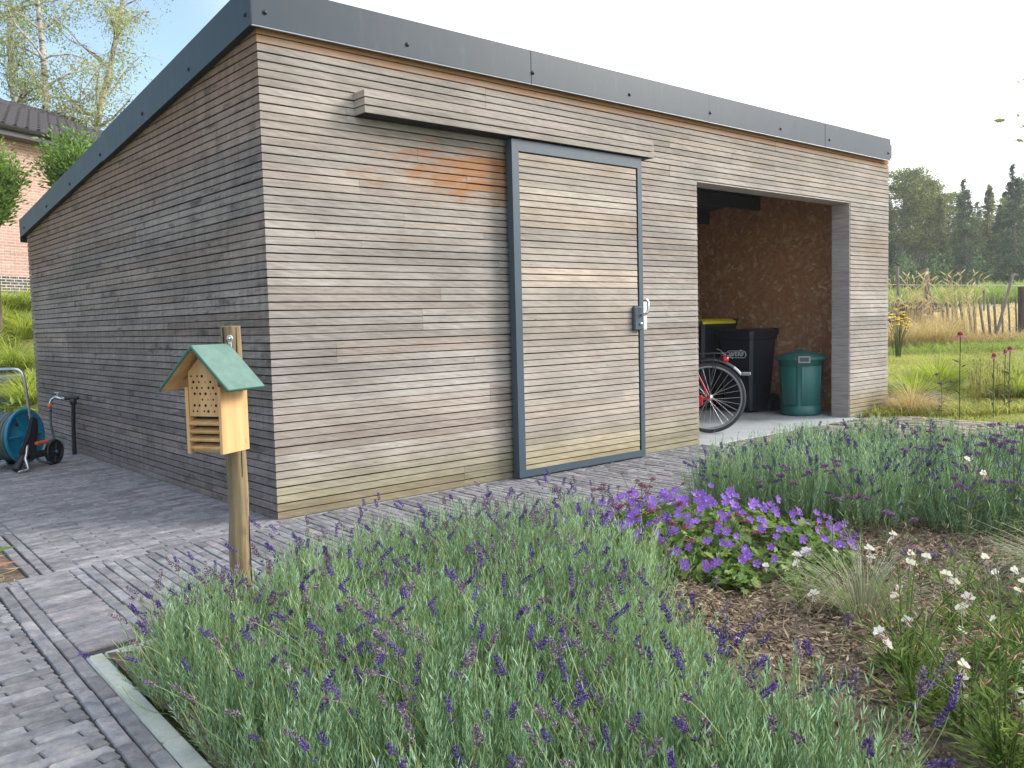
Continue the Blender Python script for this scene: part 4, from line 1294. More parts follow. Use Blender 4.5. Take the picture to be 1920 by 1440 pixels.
# mudguard: an arc with a curved section, pale rear end
def guard(f, a0, a1, mat, name, rr=.028):
    vs, fs = [], []; N = 26; c = np.array(BP(f, WR)); sec = [(-.028, -.012), (-.022, .004), (0, .012), (.022, .004), (.028, -.012)]
    for i in range(N+1):
        a = R(a0 + (a1-a0)*i/N)
        for (n_, q) in sec:
            vs.append(c + BF*math.cos(a)*(WR+rr+q) + np.array([0, 0, math.sin(a)*(WR+rr+q)]) + BN*n_)
    for i in range(N):
        for k in range(4): fs.append((5*i+k, 5*i+k+1, 5*i+6+k, 5*i+5+k))
    return MB().add(vs, fs, 0, True).build(name, mat, bike)
guard(0, 25, 128, M['black_metal'], 'mudguard'); mg = guard(0, 128.2, 144, m_plain('pale_metal', (.20, .21, .225), .4, .4), 'mudguard_end')
guard(1.08, 20, 175, M['black_metal'], 'mudguard')
pe = np.array(BP(0, WR)) + BF*math.cos(R(144))*(WR+.04) + np.array([0, 0, math.sin(R(144))*(WR+.04)])
b = MB().box((-.075, -.024, -.016), (.01, .024, .016), 0, .008, Matrix(((BF[0], BN[0], 0, 0), (BF[1], BN[1], 0, 0), (0, 0, 1, 0), (0, 0, 0, 1)))); b.xf(Matrix.Translation(tuple(pe))).build('mud_flap', m_plain('flap', (.20, .21, .22), .5), bike)
b = MB()
for s_ in (-1, 1):
    b.tube([BP(.24, .74, .05*s_), BP(-.05, .755, .055*s_), BP(-.12, .75, .05*s_), BP(-.15, .735, .02*s_)], .0055, 7)
    b.tube([BP(0, WR, .075*s_), BP(-.03, .60, .07*s_), BP(-.05, .755, .055*s_)], .005, 6)
    b.tube([BP(-.03, .58, .07*s_), BP(-.12, .75, .05*s_)], .0045, 6)
for f_ in (.15, .05, -.05, -.12): b.tube([BP(f_, .755, -.05), BP(f_, .755, .05)], .004, 6)
b.build('luggage_rack', M['black_metal'], bike)
M['lamp_red'] = m_plain('lamp_red', (.5, .01, .03), .12)
lc = np.array(BP(-.135, .695))
MB().lathe([(.0001, .045), (.018, .042), (.030, .028), (.034, .0), (.028, -.012), (.0001, -.014)], 18, tuple(lc), tuple(-BF)).build('tail_light', M['lamp_red'], bike)
MB().box((-.05, -.005, -.008), (.05, .005, .008), 0, .002, Matrix.Translation(tuple(lc+np.array([.03, -.04, .03])))).build('tail_light_bracket', M['black_metal'], bike)
b = MB(); b.tube([BP(.22, .88), BP(.20, 1.0)], .014, 8); b.build('seat_post', M['steel'], bike)
b = MB(); b.add([BP(.05, 1.02, -.10), BP(.05, 1.02, .10), BP(.20, 1.015, .06), BP(.36, 1.02, .018), BP(.36, 1.02, -.018), BP(.20, 1.015, -.06), BP(.06, 1.06, -.085), BP(.06, 1.06, .085), BP(.20, 1.045, .05), BP(.35, 1.045, .015), BP(.35, 1.045, -.015), BP(.20, 1.045, -.05)],
      [(0,1,2,3,4,5)[::-1], (6,7,8,9,10,11), (0,1,7,6), (1,2,8,7), (2,3,9,8), (3,4,10,9), (4,5,11,10), (5,0,6,11)]); b.build('saddle', M['rubber'], bike)
b = MB(); b.tube([BP(.80, .98), BP(.79, 1.06)], .014, 8); b.tube(smooth_path([BP(.60, 1.07, -.30), BP(.72, 1.10, -.28), BP(.80, 1.09, -.12), BP(.81, 1.07, 0), BP(.80, 1.09, .12), BP(.72, 1.10, .28), BP(.60, 1.07, .30)], 4), .011, 8); b.build('handlebar', M['steel'], bike)
b = MB(); b.tube([BP(.42, .29, .07), BP(.36, .13, .075)], .011, 8); b.tube([BP(.42, .29, -.07), BP(.48, .45, -.075)], .011, 8); b.box((-.05, -.04, -.012), (.05, .05, .012), 0, .004, Matrix.Translation(BP(.36, .13, .125))); b.box((-.05, -.04, -.012), (.05, .05, .012), 0, .004, Matrix.Translation(BP(.48, .45, -.125)))
b.lathe([(.0001, -.005), (.09, -.005), (.095, .0), (.09, .005), (.0001, .005)], 24, BP(.42, .29, -.055), tuple(BN)); b.build('crank', M['black_metal'], bike)

# ------------------------------------------------------------------ lavender
M['lav_leaf'] = m_leaf('lav_leaf', (.20, .36, .21), (.53, .70, .50), .6, .34, (.06, .12, .065))
M['lav_stem'] = m_leaf('lav_stem', (.19, .27, .10), (.36, .42, .17), .6, .25)
M['lav_fl'] = m_leaf('lav_fl', (.070, .040, .18), (.18, .10, .38), .7, .15, (.036, .024, .085))
M['lav_old'] = m_leaf('lav_old', (.15, .10, .15), (.38, .31, .36), .8, .1, (.06, .042, .065))
def lavender_meshes(seed, rad, hgt, nshoot, nspike, up, fresh):
    rg = np.random.default_rng(seed)
    global RNG
    keep, RNG = RNG, rg
    az = rg.uniform(0, 2*np.pi, nshoot); rr = np.sqrt(rg.uniform(0, 1, nshoot))
    base = np.stack([np.cos(az)*rr*rad*.62, np.sin(az)*rr*rad*.62, np.full(nshoot, -.02)], 1)
    lean = rr*rg.uniform(.45, 1.08, nshoot)
    end = np.stack([np.cos(az)*lean*rad, np.sin(az)*lean*rad, hgt*(1.0-.36*lean**2)*rg.uniform(.55, 1.18, nshoot)], 1)
    end += rg.normal(size=end.shape)*.018
    S = 5; tt = np.linspace(0, 1, S)[None, :, None]
    ctrl = base + (end-base)*np.array([.75, .75, .30])
    path = (1-tt)**2*base[:, None] + 2*tt*(1-tt)*ctrl[:, None] + tt**2*end[:, None]
    tint = np.clip(rg.normal(.5, .26, nshoot), 0, 1)
    stems = [stem_groups(path, np.linspace(.0016, .0009, S)[None, :], 1, 3, tint*.6)]
    NL = 20
    t = np.linspace(.30, 1.0, NL)[None, :, None]
    lp_ = (1-t)**2*base[:, None] + 2*t*(1-t)*ctrl[:, None] + t**2*end[:, None]
    ld = unit(2*(1-t)*(ctrl-base)[:, None] + 2*t*(end-ctrl)[:, None])
    lp_, ld = lp_.reshape(-1, 3), ld.reshape(-1, 3)
    sd_ = unit(np.cross(ld, rnd_dir(len(ld))))
    D = unit(ld*rg.uniform(.7, 1.3, (len(ld), 1)) + sd_*rg.uniform(.22, .70, (len(ld), 1)) + np.array([0, 0, .15]))
    V, F = leaf_quads(lp_, D, rg.uniform(.020, .040, len(ld)), rg.uniform(.0026, .0042, len(ld)))
    tl = np.clip(np.repeat(tint, NL) + rg.normal(0, .12, len(ld)) , 0, 1)
    fol = np_mesh('foliage', [(V, F, 0, tl), stems[0]], [M['lav_leaf'], M['lav_stem']])
    # flower stalks
    k = nspike
    az = rg.uniform(0, 2*np.pi, k); rr = np.sqrt(rg.uniform(0, 1, k))
    b0 = np.stack([np.cos(az)*rr*rad*.6, np.sin(az)*rr*rad*.6, hgt*(.45-.2*rr)], 1)
    ln = rg.uniform(.17, .34, k)*up
    out = np.stack([np.cos(az), np.sin(az), np.zeros(k)], 1)
    d = unit(out*(rr*rg.uniform(.15, .95, k))[:, None] + np.array([0, 0, 1.0]) + rg.normal(size=(k, 3))*.16)
    bend = rg.normal(size=(k, 3))*.05; bend[:, 2] = -np.abs(bend[:, 2])*.4
    e0 = b0 + d*ln[:, None] + bend
    c0 = b0 + d*(ln*.55)[:, None]
    S = 6; tt = np.linspace(0, 1, S)[None, :, None]
    path = (1-tt)**2*b0[:, None] + 2*tt*(1-tt)*c0[:, None] + tt**2*e0[:, None]
    sg = stem_groups(path, np.linspace(.0013, .0009, S)[None, :], 0, 3, np.clip(rg.normal(.5, .25, k), 0, 1))
    k2 = 60                                   # stalks cut or still without bloom
    az2 = rg.uniform(0, 2*np.pi, k2); rr2 = np.sqrt(rg.uniform(0, 1, k2))
    c2 = np.stack([np.cos(az2)*rr2*rad*.7, np.sin(az2)*rr2*rad*.7, hgt*(.35-.2*rr2)], 1)
    d2 = unit(np.stack([np.cos(az2)*rr2*.5, np.sin(az2)*rr2*.5, np.ones(k2)], 1) + rg.normal(size=(k2, 3))*.14)
    L2 = rg.uniform(.14, .27, k2)[:, None]*up
    sg2 = stem_groups(np.stack([c2, c2+d2*L2*.5, c2+d2*L2+rg.normal(size=(k2, 3))*.012], 1), .0013, 0, 3, np.clip(rg.normal(.6, .25, k2), 0, 1))
    stalks = np_mesh('flower_stalks', [sg, sg2], [M['lav_stem']])
    sdv = unit(e0-c0)
    C_, D_, L_, W_, Tn, Mi = [], [], [], [], [], []
    for i in range(k):
        nw = rg.integers(4, 8); old = rg.random() > fresh
        sp = rg.uniform(.0068, .0092)
        pos = [q*sp for q in range(nw)]
        if rg.random() < .4: pos.append(-rg.uniform(.012, .03))
        a = unit(np.cross(sdv[i], np.array([.3, .2, .9])))[None][0]; b_ = np.cross(sdv[i], a)
        for q, h in enumerate(pos):
            nf = 7
            th = rg.uniform(0, 6.28) + np.arange(nf)*2*np.pi/nf
            o = a[None]*np.cos(th)[:, None] + b_[None]*np.sin(th)[:, None]
            rad_ = .0056*(1.0 - .35*max(q, 0)/nw)
            C_.append(e0[i] + sdv[i]*h + o*rad_ + rg.normal(size=(nf, 3))*.0013)
            D_.append(unit(o*.8 + sdv[i]*.9))
            L_.append(rg.uniform(.007, .0125, nf)); W_.append(rg.uniform(.0034, .0052, nf))
            Tn.append(np.clip(rg.normal(.42 + (.2 if rg.random() < .25 else 0), .27, nf), 0, 1)); Mi.append(np.full(nf, 1 if old else 0))
    C_, D_, L_, W_, Tn, Mi = map(np.concatenate, (C_, D_, L_, W_, Tn, Mi))
    gs = []
    for m in (0, 1):
        s_ = Mi == m
        if s_.sum():
            V, F = bipyr(C_[s_], D_[s_], L_[s_], W_[s_]); gs.append((V, F, m, np.repeat(Tn[s_], 8)))
    fl = np_mesh('flower_spikes', gs, [M['lav_fl'], M['lav_old']])
    RNG = keep
    return fol, stalks, fl
LV = [lavender_meshes(100+i, .30, .30, 350, (29, 24, 31, 21)[i], 1.0, (.5, .62, .42, .6)[i]) for i in range(4)]
LF = [lavender_meshes(200+i, .29, .34, 330, 44, .66, .93) for i in range(2)]      # the row by the path, in full flower
def place_lavender(x, y, sc, var, label, group, fam=LV):
    t_ = thing('lavender', label, 'lavender', (x, y, float(bed_h(x, y))-.005), random.uniform(0, 6.28), group)
    t_.scale = (sc*random.uniform(.95, 1.08), sc*random.uniform(.95, 1.08), sc)
    for me, nm in zip(fam[var], ('foliage', 'flower_stalks', 'flower_spikes')):
        tag(link(nm, me, t_), None, None, None, 'stuff')
    return t_
G1 = 'lavender plants of the near drift'
lav = [  # x, y, scale, variant
 (-1.10, -1.72, .80, 0, 'lavender plant at the kerb corner, left of the wooden post'),
 (-.62, -1.62, .86, 1, 'lavender plant just right of the wooden post foot'),
 (-1.22, -2.08, .84, 2, 'low sprawling lavender leaning over the concrete kerb, second from its corner'),
 (-1.24, -2.46, .80, 3, 'lavender leaning over the concrete kerb, third from its corner'),
 (-.28, -1.60, .90, 3, 'lavender plant in the back line, second to the right of the post'),
 (.06, -1.63, .92, 0, 'lavender plant in the back line, third to the right of the post'),
 (.42, -1.66, .92, 2, 'lavender plant in the back line below the sliding door'),
 (.70, -1.68, .80, 1, 'lavender at the end of the back line, beside the violet cranesbill')]
for a in lav: place_lavender(*a, G1)
inner_spots = [(-.84, -1.98), (-.46, -1.96), (-.10, -1.98), (.26, -2.02), (-.88, -2.36), (-.50, -2.32), (-.12, -2.36), (.14, -2.42),
               (-.96, -2.76), (-.60, -2.74), (-.18, -2.76), (-1.30, -2.86), (-1.02, -3.16), (-.66, -3.12), (-.42, -3.10), (-1.34, -3.28), (-1.08, -3.56), (-.78, -3.46), (-.62, -3.66)]
ORD = ('first', 'second', 'third', 'fourth', 'fifth', 'sixth', 'seventh', 'eighth', 'ninth')
LINES = ((0, 4, 'second line from the path'), (4, 8, 'third line from the path'), (8, 12, 'fourth line from the path'), (12, 16, 'second line from the bottom edge'), (16, 19, 'line at the bottom edge'))
def inner_label(i):
    for a, b_, nm in LINES:
        if a <= i < b_:
            k_ = sorted(range(a, b_), key=lambda j: inner_spots[j][0]).index(i)
            return '%s lavender from the kerb in the %s of the drift' % (ORD[k_], nm)
for i, (x, y) in enumerate(inner_spots):
    place_lavender(x+random.uniform(-.03, .03), y+random.uniform(-.03, .03), (.70 if i in (10, 13) else random.uniform(.82, 1.02)), i*7 % 4,
                   inner_label(i), G1)
G2 = 'lavender hedge along the path'
k = 0
for r_i in range(4):
    for c_i in range(6):
        x = 1.93 + c_i*.145 + r_i*.46 + random.uniform(-.03, .03); y = -1.72 - c_i*.36 + r_i*.10 + random.uniform(-.03, .03)
        if r_i == 0: lb = ('lavender at the path end of the clipped hedge, behind the cranesbill', 'front lavender of the hedge, right of the path end plant')[min(c_i, 1)] if c_i < 2 else 'lavender in the front line of the hedge facing the bare soil'
        else: lb = '%s violet flowering lavender from the path, %s line of the hedge' % (ORD[c_i], ORD[r_i])
        if r_i == 0 and c_i >= 2: lb = '%s lavender from the path in the front line of the hedge, facing bare soil' % ORD[c_i]
        place_lavender(x, y, random.uniform(.92, 1.05), k % 2, lb, G2, LF); k += 1

# ------------------------------------------------------------------ cranesbill
M['ger_leaf'] = m_leaf('ger_leaf', (.11, .21, .045), (.32, .44, .11), .5, .38, (.05, .10, .025))
M['ger_fl'] = m_leaf('ger_fl', (.30, .13, .64), (.50, .27, .82), .5, .35)
M['ger_eye'] = m_plain('ger_eye', (.62, .48, .66), .6)
def palm_leaf_groups(P, N, size, mat, tint):
    """five-lobed leaves facing N"""
    n = len(P); a = unit(np.cross(N, rnd_dir(n))); b_ = np.cross(N, a); gs = []
    for k in range(5):
        th = (k-2)*.62
        D = a*math.cos(th) + b_*math.sin(th)
        V, F = leaf_quads(P, unit(D + N*.12), size*(1-.08*abs(k-2)), size*.52, side=N)
        gs.append((V, F, mat, tint))
    return gs
GC = (1.02, -2.06)
ger = thing('cranesbill', 'mound of cranesbill covered in violet blue five petalled flowers', 'flower', (GC[0], GC[1], 0))
n = 1500
th = RNG.uniform(0, 6.28, n); rr = np.sqrt(RNG.uniform(0, 1, n))
ex = np.array([.56, -.42]); ex /= np.linalg.norm(ex); ey = np.array([.42, .56]); ey /= np.linalg.norm(ey)
def mound(th, rr):
    xy = (np.cos(th)*rr*.78)[:, None]*ex + (np.sin(th)*rr*.46)[:, None]*ey
    return xy, .185*(1-rr**2.2)+.03
xy, zz = mound(th, rr)
P = np.concatenate([xy, (zz*RNG.uniform(.35, 1.0, n))[:, None]], 1)
N = unit(np.concatenate([xy*.9, np.full((n, 1), .5)], 1) + RNG.normal(size=(n, 3))*.35)
fol = np_mesh('foliage', palm_leaf_groups(P, N, RNG.uniform(.025, .05, n), 0, np.clip(RNG.normal(.5, .25, n), 0, 1)), M['ger_leaf'])
tag(link('foliage', fol, ger), None, None, None, 'stuff')
k = 210
idx = RNG.integers(0, n, k)
pth = np.stack([P[idx]*np.array([.5, .5, 0]), P[idx]*np.array([.9, .9, .7]), P[idx]], 1)
tag(link('stems', np_mesh('stems', [stem_groups(pth, .0012, 0, 3, np.full(k, .3))], M['ger_leaf']), ger), None, None, None, 'stuff')
def flower5(r, cup=.25):
    b = MB()
    for q in range(5):
        a = q*2*math.pi/5; c_, s_ = math.cos(a), math.sin(a)
        def pt(u, v, z): return (u*c_-v*s_, u*s_+v*c_, z)
        vs = [pt(.06*r, 0, 0), pt(.5*r, -.30*r, cup*.4*r), pt(.88*r, -.34*r, cup*r), pt(1.0*r, 0, cup*1.05*r), pt(.88*r, .34*r, cup*r), pt(.5*r, .30*r, cup*.4*r), pt(.5*r, 0, cup*.25*r)]
        b.add(vs, [(0, 1, 6), (1, 2, 6), (2, 3, 6), (3, 4, 6), (4, 5, 6), (5, 0, 6)], 0, True)
    b.lathe([(.10*r, .0), (.07*r, .10*r), (.0001, .16*r)], 6, (0, 0, 0), m=1)
    return b
fl_me = [flower5(.0205, c).mesh('flower', [M['ger_fl'], M['ger_eye']]) for c in (.15, .35, .7)]
st_paths = []
def to_cam(p):
    d = CAM - p; return d/np.linalg.norm(d)
for i in range(270):
    a = random.uniform(0, 6.28); q = math.sqrt(random.random())*1.08
    xy, z0 = mound(np.array([a]), np.array([min(q, 1.0)]))
    p = np.array([xy[0][0]*(1.05 if q > 1 else 1), xy[0][1]*(1.05 if q > 1 else 1), float(z0[0])*random.uniform(.85, 1.1) + random.uniform(.01, .07)])
    nrm = unit(np.array([p[0], p[1], .45]) + to_cam(p + np.array([*GC, 0]))*.7 + RNG.normal(size=3)*.3)
    o = link('flower', random.choice(fl_me), ger, tuple(p))
    o.rotation_euler = Vector(nrm).to_track_quat('Z', 'Y').to_euler(); s_ = random.uniform(.8, 1.15); o.scale = (s_, s_, s_)
    st_paths.append([p*np.array([.75, .75, .3]), p*np.array([.95, .95, .75]), p])
tag(link('flower_stems', np_mesh('flower_stems', [stem_groups(np.array(st_paths), .0011, 0, 3, np.full(270, .5))], M['ger_leaf']), ger), None, None, None, 'stuff')

# small leafy cranesbill seedlings on the soil
for (x, y, rd, lb) in ((1.06, -2.62, .17, 'low leafy green seedling clump on bare soil below the cranesbill'), (1.30, -2.62, .14, 'small leafy seedling beside the cranesbill on the bare soil'), (.78, -2.52, .10, 'tiny green weed between lavender and cranesbill')):
    n = 170
    th = RNG.uniform(0, 6.28, n); rr = np.sqrt(RNG.uniform(0, 1, n))*rd
    P = np.stack([np.cos(th)*rr, np.sin(th)*rr, RNG.uniform(.01, .10, n)*(1-rr/rd*.6)], 1)
    N = unit(np.stack([P[:, 0]*3, P[:, 1]*3, np.full(n, .7)], 1) + RNG.normal(size=(n, 3))*.3)
    t_ = thing('seedling', lb, 'seedling', (x, y, 0), 0, 'green seedlings on the bare soil')
    tag(link('foliage', np_mesh('foliage', palm_leaf_groups(P, N, RNG.uniform(.018, .036, n), 0, np.clip(RNG.normal(.5, .25, n), 0, 1)), M['ger_leaf']), t_), None, None, None, 'stuff')
    pth = np.stack([P*np.array([.2, .2, 0]), P*np.array([.8, .8, .6]), P], 1)
    tag(link('stems', np_mesh('stems', [stem_groups(pth, .001, 0, 3, np.full(n, .3))], M['ger_leaf']), t_), None, None, None, 'stuff')

# ------------------------------------------------------------------ verbena and oregano: clusters on wiry stems
M['verb_fl'] = m_leaf('verb_fl', (.16, .075, .17), (.34, .20, .36), .7, .15, (.085, .04, .085))
M['verb_old'] = m_leaf('verb_old', (.20, .07, .09), (.34, .15, .17), .8, .1, (.10, .04, .04))
M['wiry'] = m_leaf('wiry', (.055, .085, .03), (.13, .16, .06), .6, .1)
def cluster_mesh(seed, n, rx, rz, mats):
    rg = np.random.default_rng(seed); d = unit(rg.normal(size=(n, 3))); d[:, 2] = np.abs(d[:, 2])
    C_ = d*np.array([rx, rx, rz])*rg.uniform(.5, 1, (n, 1))
    V, F = bipyr(C_, unit(d+np.array([0, 0, .5])), rg.uniform(.006, .010, n), rg.uniform(.004, .007, n))
    return np_mesh('flower_cluster', [(V, F, 0, np.repeat(np.clip(rg.normal(.5, .25, n), 0, 1), 8))], mats)
cl_v = [cluster_mesh(i, 46, .017, .013, M['verb_fl']) for i in range(3)]
cl_o = [cluster_mesh(i+9, 46, .017, .012, M['verb_old']) for i in range(2)]
def wiry_plant(name, label, cat, x, y, heads, h, spread, meshes, group, lean=(0, 0)):
    t_ = thing(name, label, cat, (x, y, 0), 0, group); pth = []
    main = np.array([[0, 0, 0], [lean[0]*.3, lean[1]*.3, h*.4], [lean[0]*.65, lean[1]*.65, h*.7]])
    for k in range(heads):
        e = np.array([lean[0] + random.gauss(0, spread), lean[1] + random.gauss(0, spread), h*random.uniform(.82, 1.05)])
        f = main[random.choice((1, 2))]
        pth.append(np.array([f, f*.5+e*.5 + np.array([random.gauss(0, .01), random.gauss(0, .01), .01]), e]))
        for q in range(random.choice((1, 2, 3))):
            o = link('flower_cluster', random.choice(meshes), t_, tuple(e + np.array([random.gauss(0, .014), random.gauss(0, .014), random.uniform(-.01, .006)]) * (q > 0)))
            o.rotation_euler = (random.uniform(-.4, .4), random.uniform(-.4, .4), random.uniform(0, 6)); s_ = random.uniform(.7, 1.15); o.scale = (s_, s_, s_)
    pth.append(main)
    tag(link('stems', np_mesh('stems', [stem_groups(np.array(pth), .0016, 0, 4, np.full(len(pth), .5))], M['wiry']), t_), None, None, None, 'stuff')
    n = 26
    Lz = RNG.uniform(.02, h*.6, n); th = RNG.uniform(0, 6.28, n)
    P = np.stack([lean[0]*Lz/h, lean[1]*Lz/h, Lz], 1); D = unit(np.stack([np.cos(th), np.sin(th), np.full(n, .5)], 1))
    V, F = leaf_quads(P, D, RNG.uniform(.03, .07, n), RNG.uniform(.006, .013, n))
    tag(link('leaves', np_mesh('leaves', [(V, F, 0, RNG.uniform(.3, 1, n))], M['wiry']), t_), None, None, None, 'stuff')
GV = 'purple verbena in the bed'
for i, (x, y, hd_, h, ln) in enumerate(((1.56, -2.34, 5, .34, (.1, .05)), (1.66, -2.62, 6, .40, (-.05, .1)), (1.42, -2.66, 4, .28, (.12, 0)), (1.86, -2.74, 7, .52, (.05, -.1)), (2.0, -2.95, 6, .50, (.06, -.05)), (1.2, -2.98, 4, .30, (.05, .05)), (2.15, -3.1, 6, .55, (0, .0)), (1.72, -3.05, 5, .36, (.1, .0)), (.98, -3.2, 4, .24, (-.05, 0)))):
    wiry_plant('verbena', ('purple verbena with short stems right of the cranesbill', 'purple verbena between cranesbill and hedge', 'low purple verbena over the bare soil', 'tall purple verbena before the hedge, with branching wiry stems', 'tall purple verbena at the right part of the hedge', 'small verbena in the middle of the bare soil', 'purple verbena at the right frame edge before the hedge', 'purple verbena between the dry grass tufts', 'short verbena near the white gaura flowers')[i], 'verbena', x, y, hd_, h, .07, cl_v, GV, ln)
for i, (x, y, hd_, h) in enumerate(((.76, -2.02, 7, .27), (.88, -1.82, 8, .29), (.98, -2.36, 7, .22), (.64, -2.28, 6, .26), (1.1, -1.72, 6, .28))):
    wiry_plant('oregano', ('reddish oregano seedheads left of the cranesbill', 'reddish oregano seedheads behind the cranesbill near the path', 'reddish oregano seedheads in front of the cranesbill', 'reddish oregano seedheads standing in the lavender', 'reddish oregano seedheads at the path side of the cranesbill')[i], 'oregano', x, y, hd_, h, .085, cl_o, 'reddish oregano around the cranesbill')

# ------------------------------------------------------------------ white gaura, bottom right
M['gau_w'] = m_leaf('gau_w', (.80, .78, .80), (.90, .90, .92), .5, .35)
M['gau_p'] = m_leaf('gau_p', (.55, .24, .22), (.72, .42, .38), .5, .25)
M['gau_leaf'] = m_leaf('gau_leaf', (.12, .20, .045), (.28, .36, .10), .5, .35, (.06, .10, .025))
def gaura_flower(seed):
    r = random.Random(seed); b = MB()
    for q in range(4):
        a = R((-58, -20, 22, 60)[q]) + r.uniform(-.1, .1)
        D = Vector((math.sin(a), r.uniform(.0, .25), math.cos(a))).normalized(); S_ = D.cross(Vector((0, 1, 0))).normalized(); L = .018*r.uniform(.85, 1.15)
        w = .0085*r.uniform(.85, 1.2)
        vs = [D*.002, D*L*.35 - S_*w*.25, D*L*.35 + S_*w*.25, D*L*.75 - S_*w*.6, D*L*.75 + S_*w*.6, D*L]
        b.add([tuple(v_) for v_ in vs], [(0, 1, 2), (1, 3, 4, 2), (3, 5, 4)], 0, True)
    for q in range(7):
        a = math.pi + r.uniform(-.7, .7); D = Vector((math.sin(a), .55, math.cos(a))).normalized()
        b.tube([(0, 0, 0), tuple(D*.008), tuple(D*.016 + Vector((0, 0, -.002)))], .0005, 3, 0)
        b.box((-.0008, -.0008, -.0012), (.0008, .0008, .0012), 1, 0, Matrix.Translation(D*.0165))
    for q in range(2):
        a = math.pi + r.uniform(-1.3, 1.3); D = Vector((math.sin(a), -.4, math.cos(a))).normalized(); b.tube([(0, 0, 0), tuple(D*.008), tuple(D*.017)], [.0012, .0012, .0005], 4, 1)
    b.tube([(0, 0, 0), (0, -.012, -.003)], .001, 4, 1)
    return b.mesh('flower', [M['gau_w'], M['gau_p']])
gf = [gaura_flower(i) for i in range(4)]
def bud_mesh():
    b = MB().lathe([(.0001, -.009), (.0016, -.006), (.0021, 0), (.0014, .007), (.0001, .011)], 6, (0, 0, 0)); return b.mesh('bud', M['gau_p'])
bud = bud_mesh()
def gaura(x, y, nst, h, label, nfl, sd):
    r = random.Random(sd); t_ = thing('gaura', label, 'gaura', (x, y, 0), 0, 'white gaura plants'); pth = []; lpP, lpD = [], []
    for k in range(nst):
        az = r.uniform(0, 6.28); q = r.uniform(.1, .75)*h; hh = h*r.uniform(.42, 1.1)
        p0 = np.array([math.cos(az)*.03, math.sin(az)*.03, 0]); p2 = np.array([math.cos(az)*q, math.sin(az)*q, hh*(1-.25*q/h)]); p1 = np.array([math.cos(az)*q*.25, math.sin(az)*q*.25, hh*.62])
        tt = np.linspace(0, 1, 7)[:, None]; pp = (1-tt)**2*p0 + 2*tt*(1-tt)*p1 + tt**2*p2; pth.append(pp)
        for j in range(9):
            t1 = r.uniform(.02, .75); c_ = (1-t1)**2*p0 + 2*t1*(1-t1)*p1 + t1**2*p2; a2 = r.uniform(0, 6.28)
            lpP.append(c_); lpD.append((math.cos(a2)*.7, math.sin(a2)*.7, r.uniform(.2, 1)))
        for j in range(9):                       # leaves low around the crown
            a2 = r.uniform(0, 6.28); q2 = r.uniform(.01, .10)
            lpP.append((math.cos(a2)*q2, math.sin(a2)*q2, r.uniform(0, .07))); lpD.append((math.cos(a2), math.sin(a2), r.uniform(.1, .9)))
        if k < nfl:
            for j in range(r.choice((1, 1, 2))):
                p = pp[-1] + np.array([r.uniform(-.02, .02), r.uniform(-.02, .02), -.03*j]) * (j > 0)
                o = link('flower', r.choice(gf), t_, tuple(p)); dc = to_cam(p+np.array([x, y, 0]))
                base = math.atan2(dc[1], dc[0]) - math.pi/2 + r.uniform(-1.0, 1.0)
                o.rotation_euler = (r.uniform(-.5, .35), r.uniform(-.4, .4), base); s_ = r.uniform(1.0, 1.4); o.scale = (s_, s_, s_)
        for j in range(r.choice((0, 1, 1, 2))):
            tq = pp[-1]*(1-.05*j) + np.array([r.uniform(-.012, .012), r.uniform(-.012, .012), r.uniform(-.02, .03)])
            o = link('bud', bud, t_, tuple(tq)); o.rotation_euler = (r.uniform(-1.2, 1.2), r.uniform(-1.2, 1.2), 0)
    tag(link('stems', np_mesh('stems', [stem_groups(np.array(pth), np.linspace(.0022, .0012, 7)[None, :], 0, 4, np.full(nst, .35))], M['gau_leaf']), t_), None, None, None, 'stuff')
    n = len(lpP); V, F = leaf_quads(np.array(lpP), unit(np.array(lpD)), RNG.uniform(.022, .06, n), RNG.uniform(.004, .009, n))
    tag(link('leaves', np_mesh('leaves', [(V, F, 0, np.clip(RNG.normal(.6, .25, n), 0, 1))], M['gau_leaf']), t_), None, None, None, 'stuff')
gaura(.36, -3.42, 26, .40, 'gaura with several white flowers left of the grey grass tuft', 6, 1)
gaura(.10, -3.70, 24, .36, 'gaura with white flowers beside the front lavender', 4, 2)
gaura(.62, -3.62, 26, .42, 'gaura with pink buds at the right frame edge', 5, 3)
gaura(.30, -3.92, 24, .36, 'gaura with large white blooms at the bottom right corner', 6, 4)
gaura(-.02, -3.84, 30, .30, 'leafy gaura with few flowers at the bottom frame edge', 3, 11)
gaura(.16, -3.56, 22, .28, 'low leafy gaura between bare soil and front lavender', 3, 12)
gaura(.46, -3.74, 28, .32, 'leafy gaura just inside the bottom right corner', 4, 13)
gaura(.90, -3.36, 14, .36, 'loose gaura with pink and white flowers behind the grey grass', 3, 5)
gaura(1.10, -2.80, 7, .34, 'thin gaura with two white flowers on bare soil by the cranesbill', 3, 6)
gaura(1.75, -3.22, 6, .48, 'thin tall gaura with one white flower before the hedge', 2, 7)
gaura(.72, -2.88, 6, .26, 'small gaura with drooping white bloom in the bare soil', 2, 8)

